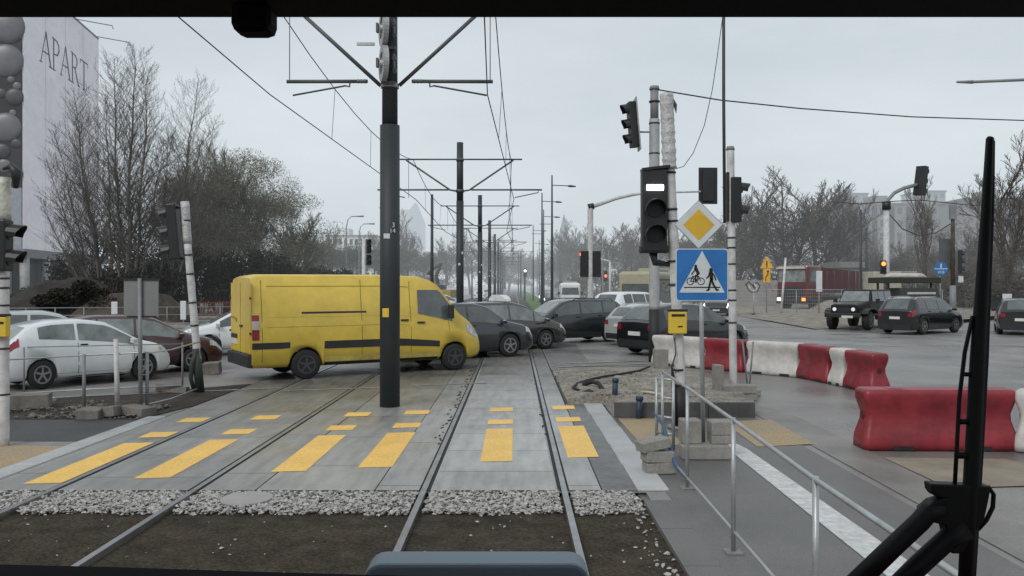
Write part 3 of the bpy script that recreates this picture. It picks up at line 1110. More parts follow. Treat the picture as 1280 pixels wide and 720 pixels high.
hatch = car('hatch3', WHT, 'white three-door hatchback with red tail light behind the railing', -9.85, 18.95, 49, rim=RIM, scale=.93, rearred='tall', glass=GLASS_L)
hatch.scale = (.88, .93, .99)
car('hatch', MAR, 'dark maroon hatchback between the white hatchback and the yellow van', -9.65, 21.2, 33, scale=1.0, glass=GLASS_L)
car('estate', PAL, 'pale silver estate car behind the white hatchback', -13.3, 22.9, 33)
car('sedan', WHT, 'white saloon heading the other way, half hidden behind the yellow van', -8.6, 27.2, 205)
car('suv', GRE, 'dark grey crossover just ahead of the yellow van', -1.75, 25.6, 32, glass=GLASS)
taxi = car('mpv', BRN, 'dark taxi with a white roof sign beside the grey crossover', -.45, 28.9, 32, cat='taxi', name='taxi', glass=GLASS_L)
mb = MB()
mb.loft([[(-.2 + a, s_ * .55 * (1 - a2), z) for a, s_ in ((0, -1), (.25, -1), (.25, 1), (0, 1))] for a2, z in ((0, 1.66), (.05, 1.74), (.35, 1.84), (.62, 1.87))], True, True, False)
part('roof_sign', mb, mat('taxi_sign', (.7, .72, .72), .5), taxi)
car('suv', GRN, 'black-green sports utility car facing the taxi', 2.1, 32.6, 207, rails=True, glass=GLASS)
car('suv', WHT, 'white utility car with black windows behind the silver estate', 6.3, 44, 45, scale=1.12, group=None)
car('estate', SIL, 'silver estate with tall red rear lights and roof rails', 5.75, 31.6, 33, rails='chrome', rearred='tall')
car('hatch', BLK, 'black hatchback behind the signal poles, rear plate showing', 5.6, 27.4, 33, scale=1.1)
car('suv', BLK, 'black crossover passing the jeep, silver window line, rear plate showing', 19.0, 38.8, 35, rails='chrome')
car('hatch', BLK, 'black hatchback beside the striped arrow board at the road edge', 23.4, 38.6, 62, scale=1.1)
car('suv', WHT, 'small white boxy car parked beyond the earth mound', -32.5, 61, 118, scale=.95, simple=True, group=None)
car('hatch', WHT, 'white hatchback parked by the excavator', -6.4, 73, 20, simple=True, group='distant cars')
car('sedan', WHT, 'white saloon parked near the distant excavator, partly behind a dark mast', -8.6, 80, 25, simple=True, group='distant cars')
for i, (px, Y, pm, hd, ln) in enumerate(((690, 95, BLK, 265, True), (683, 110, GRE, 265, True), (600, 120, WHT, 90, False), (608, 135, WHT, 95, False), (628, 170, SIL, 90, False), (896, 62, BLK, 255, True))):
    lab = ('dark oncoming car with lit headlights behind the white ambulance', 'grey oncoming car with lit headlights farther along the avenue', 'small white car driving away between the catenary poles', 'tiny white car farther off between the catenary poles',
           'tiny silver car near the end of the avenue', 'distant black car with glaring headlights behind the blue crossing sign')[i]
    car('suv' if i % 2 else 'hatch', pm, lab, gx(px, Y), Y, hd, lights=ln, simple=True, group='distant cars')

# ---- yellow panel van
VL, VW = 6.0, 2.02
YV = mat('paint_van_yellow', (.70, .505, .075), .40, var=.10, vs=.9, coat=.35, fine=.06, fs=5)
YVD = mat('paint_van_grimy', (.42, .33, .08), .6, var=.25, vs=1.6, fine=.15, fs=8)
VT = mat('van_trim', (.03, .031, .033), .6)
vb = Body(VL, VW, [(0, 2.36), (.06, 2.42), (.25, 2.46), (3.4, 2.47), (4.25, 2.44), (4.6, 2.33), (4.75, 2.23), (5.32, 1.52), (5.68, 1.28), (5.90, 1.04), (6.0, .78)],
          [(0, 1.55), (3.6, 1.55), (4.3, 1.42), (5.3, 1.22), (6.0, .85)], clear=.30, wheels=(1.25, 5.17), rw=.345, tumble=.11, soft=.06, nose=.2, tail=.035, arch=1.18)
van = thing('delivery_van', 'yellow panel van turning across the tram tracks', 'van', (-4.92 + 1.75 * .848 - .53 * .88, 19.55 + 1.75 * .53 + .848 * .88, 0), radians(32))


def V(nm, mb, m, lab=None, bevel=0):
    mb.v = [(v[0] - VL / 2, v[1], v[2]) for v in mb.v]
    return part(nm, mb, m, van, lab, bevel)


V('body', vb.build(), YV)
for sd in (1, -1):
    def wf(x):
        # cab side window: lower edge dips towards the nose
        lo = 5.0 + (.0 if x < 4.9 else -.0)
        zt = vb.top(x)
        b = interp(vb.belt, x)
        hi = 5.0 + (min(2.08, zt - .15) - b) / max(.02, (zt - .055) - b)
        return (lo + .03, max(lo + .05, hi))
    V('window', vb.patch(4.14, 5.12, 5, 6, sd, .008, 12, 3, wf), GLASS)
    V('side_trim', vb.patch(1.68, 4.72, 2.72, 3.12, sd, .012, 10, 1), VT)
    V('side_trim', vb.patch(.0, .86, 2.80, 3.12, sd, .010, 4, 1), VT)
    for q0 in (5.72, 4.62, 3.85):
        V('panel_crease', vb.patch(.35, 3.9, q0, q0 + .018, sd, .003, 10, 1), mat('van_crease', (.30, .22, .02), .5))
    V('door_rail', vb.patch(1.15, 2.75, 4.93, 5.03, sd, .006, 6, 1), VT)
    for xs in (.22, 2.62, 3.92, 5.0):
        V('door_seam', vb.patch(xs, xs + .012, 2.1 if xs != 5.0 else 3.9, 5.9 if xs < 4 else 5.0, sd, .003, 1, 7), mat('van_seam', (.12, .09, .02), .6))
    for xh in (3.75, 4.2):
        p = vb.pt(xh, 4.2, sd, .02)
        V('door_handle', MB().box(p, (.2, .03, .04)), VT)
    p = vb.pt(5.0, 5.1, sd, .16)
    V('mirror', MB().box((p.x, p.y, p.z + .17), (.12, .18, .36)), VT, None, .03)
    V('tail_light', vb.patch(.0, .16, 3.25, 4.85, sd, .012, 2, 4), REDLENS)
    V('tail_lamp_lens', vb.patch(.0, .165, 3.75, 4.3, sd, .018, 2, 2), mat('lens_white', (.55, .5, .48), .3))
    V('headlight', vb.patch(5.55, 5.95, 4.3, 5.7, sd, .012, 5, 2), LAMPGLASS)
for sd in (1, -1):
    V('dirty_sill', vb.patch(1.7, 4.7, 2.0, 2.3, sd, .004, 8, 1), YVD)
V('windscreen', vb.top_patch(4.78, 5.34, .9, .008), GLASS)
V('bumper', MB().box((-.03, 0, .47), (.14, VW * .93, .30)), VT, None, .03)
V('bumper', MB().box((5.95, 0, .46), (.16, VW * .70, .34)), VT, None, .05)
V('rear_door', MB().box((-.012, .47, 1.45), (.02, .90, 1.62)), YV)
V('rear_door', MB().box((-.012, -.47, 1.45), (.02, .90, 1.62)), YV)
V('door_seam', MB().box((-.012, 0, 1.45), (.022, .014, 1.62)), VT)
V('hinge', MB().box((-.03, .93, 1.9), (.03, .07, .05)).box((-.03, .93, 1.1), (.03, .07, .05)).box((-.03, -.93, 1.9), (.03, .07, .05)).box((-.03, -.93, 1.1), (.03, .07, .05)), VT)
V('door_handle', MB().box((-.035, -.12, 1.25), (.03, .2, .05)), VT)
V('number_plate', MB().box((-.03, .55, .86), (.02, .52, .13)), PLATE)
V('plate_housing', MB().box((-.028, .55, .99), (.02, .56, .10)), VT)
V('grab_rail', MB().path([(-.03, .92, 1.44), (-.05, .6, 1.44), (-.05, .35, 1.42), (-.03, .3, 1.34)], .015, 6), mat('van_crease', (.3, .22, .02)))
V('underside', MB().box((3, 0, .36), (5.2, 1.5, .16)), BLACK)
V('door_sill', vb.patch(1.7, 4.7, 1.1, 1.9, -1, .004, 6, 1), VT)
for xw in (1.25, 5.17):
    for sd in (1, -1):
        wheel(van, xw - VL / 2, sd * (VW / 2 - .12), .345, .22, RIMDK, sd)

# ---- jeep with roof rack
JB = mat('jeep_black_paint', (.007, .008, .008), .5, coat=.08, spec=.3)
jeep = thing('off_road_car', 'black square off-road jeep with a loaded roof platform facing the crossing', 'jeep', (17.7, 42.6, 0), radians(228))
jeep.scale = (1.08,) * 3


def boxp(par, nm, c, d, m, bevel=.0, lab=None):
    return part(nm, MB().box(c, d), m, par, lab, bevel)


mb = MB()
mb.prism([(-2.3, -.82, .62), (1.1, -.82, .62), (2.05, -.72, .62), (2.05, -.66, 1.12), (.85, -.74, 1.26), (-2.3, -.8, 1.24)], (0, 0, 0.001))
mb = MB()
mb.loft([[(-2.3, y, z) for y, z in ((-.8, .6), (-.8, 1.24), (.8, 1.24), (.8, .6))], [(.8, y, z) for y, z in ((-.78, .6), (-.76, 1.26), (.76, 1.26), (.78, .6))],
         [(2.05, y, z) for y, z in ((-.6, .66), (-.6, 1.14), (.6, 1.14), (.6, .66))]], True, True, False)
part('body', mb, JB, jeep, None, .04)
mb = MB()
mb.loft([[(-2.28, y, 1.24) for y in (-.76, .76)] + [(.75, y, 1.24) for y in (.74, -.74)], [(-2.2, y, 1.84) for y in (-.66, .66)] + [(.38, y, 1.84) for y in (.64, -.64)]], True, True, False)
part('hard_top', mb, JB, jeep, None, .03)
for sd in (1, -1):
    for a, b in ((-2.1, -1.25), (-1.15, -.35), (-.28, .42)):
        part('window', MB().quad((a, sd * .765, 1.30), (b + .1 if b > 0 else b, sd * .755, 1.30), (b, sd * .675, 1.76), (a, sd * .685, 1.76)), GLASS, jeep)
    part('fender', MB().loft([[(1.0 + .62 * cos(a) + (.25 if a < 1.6 else -.0), sd * yy_, .72 + .30 * sin(a) + .0) for yy_ in (.6, .98)] + [(1.0 + .56 * cos(a) + (.25 if a < 1.6 else 0), sd * yy_, .70 + .26 * sin(a)) for yy_ in (.98, .6)] for a in (0.1, .6, 1.1, 1.6, 2.1, 2.6, 3.0)], True, True, False), BLACK, jeep)
    part('headlight', MB().disc((2.07, sd * .42, .95), .085, (1, 0, 0), 14, .03), mat('lamp_soft', (.7, .72, .75), .2, emit=(1, 1, 1), es=.35), jeep)
    part('mirror', MB().box((.5, sd * .98, 1.33), (.1, .18, .2)), BLACK, jeep, None, .02)
    for xw in (1.3, -1.35):
        wheel(jeep, xw, sd * .80, .43, .3, RIMDK, sd)
part('windscreen', MB().quad((.765, -.66, 1.30), (.765, .66, 1.30), (.44, .58, 1.77), (.44, -.58, 1.77)), GLASS_L, jeep)
part('bonnet', MB().loft([[(.82, y, 1.265) for y in (-.6, .6)] + [(.82, y, 1.31) for y in (.55, -.55)], [(2.0, y, 1.15) for y in (-.5, .5)] + [(2.0, y, 1.18) for y in (.45, -.45)]], True, True, False), mat('bonnet_dull', (.05, .05, .045), .35), jeep)
part('grille', MB().box((2.06, 0, .92), (.03, .58, .26)), BLACK, jeep)
part('bumper', MB().box((2.22, 0, .68), (.2, 1.6, .2)), BLACK, jeep, None, .03)
part('number_plate', MB().box((2.33, .25, .62), (.02, .5, .11)), PLATE, jeep)
tr_ = thing('flat_trailer', 'dark olive flat-topped trailer with pale sacks on it, behind the black crossover', 'trailer', (gx(1130, 49), 49, 0), radians(4))
part('deck', MB().box((0, 0, 2.5), (3.5, 1.8, .34)), mat('rack_olive', (.03, .034, .022), .7), tr_, None, .03)
part('load', MB().loft([[(-1.2 + i * .35, y * .6 * (1 if 0 < i < 7 else .5), 2.67 + z * (.26 if 0 < i < 7 else .06)) for y, z in ((-1, 0), (-.8, .8), (0, 1), (.8, .8), (1, 0))] for i in range(8)], True, True), mat('cargo_pale', (.5, .48, .45), .7), tr_)
part('side_box', MB().box((.5, 0, 1.5), (2.3, 1.6, 1.1)), mat('trailer_dark', (.05, .055, .055), .6), tr_, None, .04)
for zz in (1.35, 1.75):
    part('side_strip', MB().box((.6, -.81, zz), (1.7, .03, .12)), mat('cargo_pale', (.5, .48, .45), .7), tr_)
for xx in (-1.6, 1.65):
    part('deck_post', MB().box((xx, 0, 1.4), (.1, .1, 1.9)), DKMETAL, tr_)
part('chassis', MB().box((0, 0, .75), (3.6, .9, .25)), BLACK, tr_)
for xw in (-.9, .9):
    for sd in (1, -1):
        wheel(tr_, xw, sd * .85, .42, .26, RIMDK, sd)

# ---- red tipper truck
truck = thing('tipper_truck', 'dark red tipper truck standing behind the mesh fence of the site', 'truck', (gx(1026, 74), 74, 0), radians(222))
truck.scale = (1.25, 1.2, 1.28)
TR = paint('truck_red', (.12, .014, .02))
boxp(truck, 'cab', (3.0, 0, 1.9), (1.9, 2.4, 2.3), TR, .12)
part('windscreen', MB().quad((3.96, -1.05, 1.95), (3.96, 1.05, 1.95), (3.96, 1.0, 2.75), (3.96, -1.0, 2.75)), GLASS_L, truck)
boxp(truck, 'bumper', (3.95, 0, .75), (.2, 2.4, .5), BLACK, .04)
boxp(truck, 'grille', (3.97, 0, 1.35), (.04, 1.7, .6), BLACK)
boxp(truck, 'sun_visor', (4.02, 0, 2.9), (.2, 2.1, .16), mat('visor_pale', (.5, .48, .45)))
for sd in (1, -1):
    part('window', MB().quad((2.5, sd * 1.206, 1.95), (3.6, sd * 1.206, 1.95), (3.5, sd * 1.206, 2.7), (2.5, sd * 1.206, 2.7)), GLASS, truck)
    part('headlight', MB().box((4.06, sd * .95, .8), (.03, .28, .2)), LITAMB if sd == 1 else LITWHITE, truck)
    for xw in (2.9, -1.4, -2.75):
        wheel(truck, xw, sd * 1.05, .5, .32, RIMDK, sd)
mb = MB()
mb.loft([[(-4.0, y, z) for y, z in ((-1.0, 1.2), (-1.25, 2.7), (1.25, 2.7), (1.0, 1.2))], [(1.7, y, z) for y, z in ((-1.0, 1.2), (-1.25, 2.9), (1.25, 2.9), (1.0, 1.2))]], True, True, False)
part('tipper_body', mb, TR, truck)
for i in range(6):
    for sd in (1, -1):
        part('body_rib', MB().box((-3.8 + i * 1.05, sd * 1.2, 1.95), (.12, .16, 1.5)), paint('truck_red_dark', (.09, .015, .02)), truck)
boxp(truck, 'chassis', (-.5, 0, .85), (8, .9, .3), BLACK)

# ---- beige site lorry behind the jeep
bx_ = thing('site_lorry', 'beige box-bodied site lorry with a pale canopy behind the jeep', 'lorry', (gx(1108, 70), 70, 0), radians(190))
boxp(bx_, 'cargo_box', (.6, 0, 2.1), (2.5, 2.2, 2.5), mat('beige_box', (.42, .385, .31), .7), .05)
boxp(bx_, 'canopy', (-1.2, 0, 3.32), (1.9, 2.0, .10), mat('beige_box', (.5, .5, .4)), .02)
boxp(bx_, 'chassis', (0, 0, .7), (6, 1.0, .3), BLACK)
boxp(bx_, 'flat_bed', (-1.6, 0, 1.2), (3.0, 2.2, .3), DKMETAL)
for a in (-.4, -2.0):
    for sd in (1, -1):
        boxp(bx_, 'canopy_post', (a, sd * 1.0, 2.3), (.08, .08, 2.0), GREYMETAL)
for xw in (2.0, -2.2):
    for sd in (1, -1):
        wheel(bx_, xw, sd * 1.0, .45, .3, RIMDK, sd)

# ---- cream tram/bus in the distance and the white ambulance
bus = thing('city_bus', 'cream and dark city bus waiting behind the signal poles', 'bus', (gx(822, 62), 64, 0), radians(248))
CRM = mat('bus_cream', (.36, .34, .23), .45, var=.1)


def rbox(L, W, z0, z1, r=.25, nose=0.0):
    prof = [(-W / 2, z0), (-W / 2, z1 - r), (-W / 2 + r * .3, z1 - r * .3), (-W / 2 + r, z1), (W / 2 - r, z1), (W / 2 - r * .3, z1 - r * .3), (W / 2, z1 - r), (W / 2, z0)]
    mb = MB()
    rings = []
    for x, k in ((-L / 2, .94), (-L / 2 + .15, 1), (L / 2 - .3, 1), (L / 2, .9)):
        rings.append([(x, y * k, z0 + (z - z0) * (1 - (1 - k) * .6)) for y, z in prof])
    return mb.loft(rings, True, True, False)


part('body', rbox(11.5, 2.5, .35, 3.2), CRM, bus, None, .05)
part('windscreen', MB().quad((5.78, -1.0, 1.2), (5.78, 1.0, 1.2), (5.74, .95, 2.7), (5.74, -.95, 2.7)), GLASS, bus)
for sd in (1, -1):
    for i in range(6):
        part('window', MB().quad((-5.2 + i * 1.72, sd * 1.26, 1.0), (-3.55 + i * 1.72, sd * 1.26, 1.0), (-3.55 + i * 1.72, sd * 1.26, 2.7), (-5.2 + i * 1.72, sd * 1.26, 2.7)), GLASS, bus)
    for xw in (3.3, -2.8):
        wheel(bus, xw, sd * 1.1, .48, .3, RIMDK, sd)
part('roof_unit', rbox(3.4, 1.7, 3.19, 3.5, .12), CRM, bus)
u = part('roof_unit', rbox(2.4, 1.7, 3.19, 3.45, .12), CRM, bus)
u.location.x = -3.5
for c in u.children:
    pass
amb = thing('ambulance', 'small white van with a light bar coming along the avenue', 'van', (gx(712, 84), 84, 0), radians(268))
part('body', rbox(4.8, 2.0, .35, 2.45, .2), WHT, amb, None, .05)
part('windscreen', MB().quad((2.42, -.85, 1.3), (2.42, .85, 1.3), (2.40, .78, 2.0), (2.40, -.78, 2.0)), GLASS, amb)
part('light_bar', MB().box((1.6, 0, 2.52), (.3, 1.4, .14)), mat('bar_orange', (.5, .4, .35)), amb)
part('grille', MB().box((2.44, 0, .8), (.03, 1.1, .25)), BLACK, amb)
part('bumper', MB().box((2.46, 0, .48), (.1, 1.9, .25)), BLACK, amb)
for sd in (1, -1):
    part('headlight', MB().box((2.44, sd * .78, .85), (.04, .28, .18)), LAMPGLASS, amb)
    part('mirror', MB().box((2.0, sd * 1.12, 1.45), (.12, .2, .3)), BLACK, amb)
    for xw in (1.5, -1.5):
        wheel(amb, xw, sd * .88, .34, .24, RIMDK, sd)

# ---- excavator
ex = thing('excavator', 'dark tracked excavator with a raised jib beyond the van roof', 'excavator', (gx(553, 92), 92, 0), radians(160))
part('track', MB().box((0, .8, .35), (2.6, .45, .7)), BLACK, ex, None, .15)
part('track', MB().box((0, -.8, .35), (2.6, .45, .7)), BLACK, ex, None, .15)
part('cab', MB().box((.2, .35, 1.6), (1.2, .9, 1.5)), GRE, ex, None, .1)
part('engine_house', MB().box((-.7, 0, 1.3), (1.4, 1.8, .9)), mat('excav_yel', (.3, .22, .06)), ex, None, .1)
part('boom', MB().path([(.5, -.3, 1.4), (.9, -.3, 3.3), (.3, -.3, 4.7)], [.2, .24, .16], 6), mat('excav_arm', (.06, .055, .05)), ex)
part('bucket', MB().path([(.3, -.3, 4.6), (1.6, -.3, 3.9), (1.9, -.3, 3.4)], [.14, .12, .22], 6), mat('excav_arm', (.06, .055, .05)), ex)

# ------------------------------------------------------------------ signals, poles, signs


def signal_head(parent, loc, face, size=.95, n=3, wd=.30, visors=True, lit=None, back=False, depth=.2, litm=None):
    """face: direction angle (deg) the lenses look at; loc = centre of the housing"""
    a = radians(face)
    rot = Matrix.Rotation(a, 3, 'Z')

    def T(v):
        return rot @ Vector(v) + Vector(loc)
    mb = MB()
    mb.box(loc, (depth, wd, size), rot=rot)
    h = part('signal_housing', mb, BLACK, parent, None, .02)
    if back:
        part('backplate', MB().box(T((-.02, 0, 0)), (.02, wd * 1.7, size * 1.18), rot=rot), BLACK, parent, None, .01)
    step = size / n
    rl_ = min(wd, step) * .40
    for i in range(n):
        z = size / 2 - step * (i + .5)
        m_ = LENS_OFF
        if lit == i:
            m_ = litm or LITRED
        part('lens', MB().disc(T((depth / 2 + .006, 0, z)), rl_, rot @ Vector((1, 0, 0)), 18, .012), m_, h)
        if visors:
            vm = MB()
            rings = []
            for k in range(9):
                t = radians(-20 + 220 * k / 8)
                cy, cz = cos(t), sin(t)
                ln = .22 * (.55 + .45 * max(0, sin(t)))
                r1 = rl_ * 1.15
                rings.append([T((depth / 2, cy * r1, z + cz * r1)), T((depth / 2 + ln, cy * r1, z + cz * r1 - .02)), T((depth / 2 + ln, cy * (r1 + .012), z + cz * (r1 + .012) - .02)), T((depth / 2, cy * (r1 + .012), z + cz * (r1 + .012)))])
            vm.loft(rings, True, True, False)
            part('visor', vm, BLACK, h)
    return h


def bands(parent, p0, p1, r, ts, m=BLACK, hgt=.03):
    p0, p1 = Vector(p0), Vector(p1)
    d = (p1 - p0).normalized()
    for t in ts:
        c = p0.lerp(p1, t)
        part('strap', MB().path([c - d * hgt / 2, c + d * hgt / 2], r * 1.07, 14), m, parent)


def wrapped_pole(mb, p0, p1, r, seed=0, n=24, wob=.05):
    """slightly lumpy wrapped pole"""
    p0, p1 = Vector(p0), Vector(p1)
    pts, rad = [], []
    k = max(6, int((p1 - p0).length / .12))
    for i in range(k + 1):
        pts.append(p0.lerp(p1, i / k))
        rad.append(r * (1 + wob * mnoise.noise(Vector((i * .7, seed, 0)))))
    return mb.path(pts, rad, 14)


# A. tram signal pole (2.55, 12.8)
Y = 12.8
x = gx(851, Y)
xt = gx(833, Y)
zt = gz(118, Y)
pa = thing('tram_signal_pole', 'white taped pole carrying the tall black tram signal and a yellow button box', 'signal pole', (x, Y, 0))


def lean(z):
    return (xt - x) * z / zt


mb = MB()
wrapped_pole(mb, (0, 0, .62), (lean(zt - 1.12), 0, zt - 1.12), .082, 3)
part('pole', mb, WHITEPOLE, pa)
part('pole_base', MB().tube((0, 0, 0), (lean(.64), 0, .64), .10, .098, 16), mat('pole_black', (.02, .02, .022), .6), pa)
part('base_plate', MB().disc((0, 0, .02), .2, (0, 0, 1), 16, .04), GREYMETAL, pa)
mb = MB()
pts, rad = [], []
for i in range(26):
    z = zt - 1.14 + i * .046
    pts.append((lean(z), 0, z))
    rad.append(.105 + .016 * mnoise.noise(Vector((i * 1.3, 0, 5))) + (.012 if i % 3 == 0 and i < 14 else 0))
mb.path(pts, rad, 12)
part('plastic_wrap', mb, WRAP, pa)
part('wrap_flap', MB().prism([(lean(zt) + .08, -.02, zt - .02), (lean(zt) + .16, -.02, zt - .16), (lean(zt) + .15, -.02, zt - .3), (lean(zt) + .1, -.02, zt - .15)], (0, .02, 0)), mat('flap_dark', (.06, .06, .06), .7), pa)
bands(pa, (0, 0, 0), (lean(zt), 0, zt), .09, (.13, .175, .43, .50, .62, .655, .765), BLACK)
# yellow button box
bc = (lean(1.55) - .01, -.13, 1.63)
part('button_box', MB().box(bc, (.27, .12, .34)), BOXYEL, pa, None, .015)
part('button_box_cap', MB().box((bc[0], bc[1], bc[2] + .185), (.29, .13, .03)), BLACK, pa)
part('button_label', MB().box((bc[0] + .03, bc[1] - .063, bc[2] - .06), (.07, .008, .02)).box((bc[0], bc[1] - .063, bc[2] + .11), (.2, .006, .035)), BLACK, pa)
# tram signal housing left of the pole
sx0, sx1 = gx(801, Y), gx(832, Y)
sz0, sz1 = gz(315, Y), gz(213, Y)
c = ((sx0 + sx1) / 2 - x, -.05, (sz0 + sz1) / 2)
hs = part('signal_housing', MB().box(c, (sx1 - sx0, .22, sz1 - sz0)).box((c[0] - .0, c[1] + .0, sz0 + .04), (sx1 - sx0 + .05, .2, .12)), BLACK, pa, None, .02)
part('signal_cap', MB().box((c[0] + .02, c[1], sz1 + .02), (sx1 - sx0 + .04, .26, .04), rot=Matrix.Rotation(-.12, 3, 'Y')), BLACK, hs)
part('light_bar', MB().path([(c[0] - .125, c[1] - .122, gz(236, Y)), (c[0] + .125, c[1] - .122, gz(236, Y))], .047, 10), mat('tram_white_lit', (.9, .9, .9), emit=(1, 1, 1), es=4), hs)
for zz in (gz(262, Y), gz(293, Y)):
    part('lens', MB().disc((c[0], c[1] - .118, zz), .13, (0, 1, 0), 22, .015), LENS_OFF, hs)
    vm = MB()
    rings = []
    for k_ in range(11):
        t_ = radians(-30 + 240 * k_ / 10)
        ln = .24 * (.5 + .5 * max(0, sin(t_)))
        r1 = .15
        rings.append([(c[0] + cos(t_) * r1, c[1] - .11, zz + sin(t_) * r1), (c[0] + cos(t_) * r1, c[1] - .11 - ln, zz + sin(t_) * r1 - .03), (c[0] + cos(t_) * (r1 + .012), c[1] - .11 - ln, zz + sin(t_) * (r1 + .012) - .03), (c[0] + cos(t_) * (r1 + .012), c[1] - .11, zz + sin(t_) * (r1 + .012))])
    vm.loft(rings, True, True, False)
    part('visor', vm, BLACK, hs)
part('bracket', MB().path([(c[0], .0, sz0), (c[0] + .03, 0, sz0 - .16), (lean(sz0) - .02, 0, sz0 - .2)], [.07, .06, .03], 8).path([(c[0], 0, sz1 - .25), (lean(sz1), 0, sz1 - .25)], .025, 8), BLACK, pa)
cab = [(lean(1.3) - .06, -.09, 1.4), (-.1, -.12, 1.15), (-.16, -.12, .95), (-.14, -.1, .8), (-.12, -.1, .25), (-.12, -.05, .03)]
part('cable', MB().path(cab, [.008, .01, .012, .03, .035, .035], 6), BLACK, pa)

# B. blue crossing sign and priority diamond
Y = 11.0
x = gx(880, Y)
sg = thing('crossing_sign_post', 'grey post with a priority diamond above a blue bicycle and pedestrian sign', 'road sign', (x, Y, 0))
part('post', MB().tube((0, .03, 0), (-.05, .03, gz(262, Y)), .03, .03, 12), GALV, sg)


def rsq(c, hw, hh, r, n=5):
    pts = []
    for sx, sz, a0 in ((1, 1, 0), (-1, 1, 90), (-1, -1, 180), (1, -1, 270)):
        for k_ in range(n):
            a = radians(a0 + 90 * k_ / (n - 1))
            pts.append((c[0] + sx * (hw - r) + r * cos(a), c[1], c[2] + sz * (hh - r) + r * sin(a)))
    return pts


bc = (gx(877, Y) - x, -.02, gz(343.5, Y))
board = part('sign_board', MB().prism(rsq(bc, .345, .345, .04), (0, .02, 0)), SIGNWHITE, sg)
part('blue_field', MB().prism(rsq((bc[0], bc[1] - .004, bc[2]), .333, .333, .035), (0, .003, 0)), SIGNBLUE, board)
tp = [(-.30, -.235), (.30, -.235), (0, .315)]
part('white_triangle', MB().prism([(bc[0] + a, bc[1] - .008, bc[2] + b) for a, b in tp], (0, .003, 0)), SIGNWHITE, board)
y_ = bc[1] - .012
pm = MB()


def P2(a, b):
    return (bc[0] + a, y_, bc[2] + b)


def limb(mb, pts, w0, w1=None, f=P2):
    """flat stroke in the sign plane"""
    w1 = w0 if w1 is None else w1
    for i in range(len(pts) - 1):
        a, b = Vector((pts[i][0], pts[i][1])), Vector((pts[i + 1][0], pts[i + 1][1]))
        d = (b - a).normalized()
        n_ = Vector((-d.y, d.x))
        t0 = w0 + (w1 - w0) * i / max(1, len(pts) - 1)
        t1 = w0 + (w1 - w0) * (i + 1) / max(1, len(pts) - 1)
        q = [a - n_ * t0 / 2 - d * t0 * .25, b - n_ * t1 / 2 + d * t1 * .25, b + n_ * t1 / 2 + d * t1 * .25, a + n_ * t0 / 2 - d * t0 * .25]
        mb.poly([f(v.x, v.y) for v in q])


def dot(mb, c, r, f=P2, n=14, hole=0):
    if hole:
        for k_ in range(n):
            a, b = 2 * pi * k_ / n, 2 * pi * (k_ + 1) / n
            mb.poly([f(c[0] + r * cos(a), c[1] + r * sin(a)), f(c[0] + r * cos(b), c[1] + r * sin(b)), f(c[0] + hole * cos(b), c[1] + hole * sin(b)), f(c[0] + hole * cos(a), c[1] + hole * sin(a))])
    else:
        mb.poly([f(c[0] + r * cos(2 * pi * k_ / n), c[1] + r * sin(2 * pi * k_ / n)) for k_ in range(n)])


dot(pm, (.115, .07), .02)
limb(pm, [(.115, .045), (.125, -.06)], .05, .045)
limb(pm, [(.12, -.05), (.145, -.12), (.19, -.20), (.215, -.2)], .03, .02)
limb(pm, [(.12, -.05), (.10, -.13), (.085, -.20), (.06, -.205)], .03, .018)
limb(pm, [(.13, .03), (.165, -.02), (.18, -.07)], .018)
limb(pm, [(.10, .03), (.085, -.02), (.06, -.045)], .018)
part('pedestrian_pictogram', pm, SIGNBLACK, board)
pm = MB()
dot(pm, (-.155, -.085), .05, hole=.04)
dot(pm, (-.015, -.085), .05, hole=.04)
dot(pm, (-.085, .115), .019)
limb(pm, [(-.155, -.085), (-.125, -.02), (-.05, -.02), (-.015, -.085)], .011)
limb(pm, [(-.125, -.02), (-.08, -.09), (-.05, -.02)], .011)
limb(pm, [(-.08, -.09), (-.155, -.085)], .01)
limb(pm, [(-.085, .09), (-.05, .015)], .045, .04)
limb(pm, [(-.085, .08), (-.12, .03), (-.14, .005)], .014)
limb(pm, [(-.05, .01), (-.09, -.02), (-.08, -.1)], .024, .018)
part('bicycle_pictogram', pm, SIGNBLACK, board)
pm = MB()
limb(pm, [(-.235, -.165), (.235, -.165)], .014)
part('ground_line', pm, SIGNBLACK, board)
dc = (gx(873, Y) - x, -.02, gz(281, Y))


def dia(r, yy):
    return [(dc[0] + a * r, dc[1] + yy, dc[2] + b * r) for a, b in ((0, -1), (1, 0), (0, 1), (-1, 0))]


dd = part('priority_diamond', MB().prism(dia(.315, 0), (0, .02, 0)), SIGNWHITE, sg, None, .004)
part('diamond_border', MB().prism(dia(.325, .004), (0, .012, 0)), SIGNBACK, dd)
part('yellow_field', MB().prism(dia(.205, -.005), (0, .004, 0)), SIGNYEL, dd)
part('clamp', MB().box((0, .035, bc[2] + .2), (.12, .05, .04)).box((0, .035, bc[2] - .2), (.12, .05, .04)).box((-.04, .035, dc[2]), (.12, .05, .04)), GALV, sg)

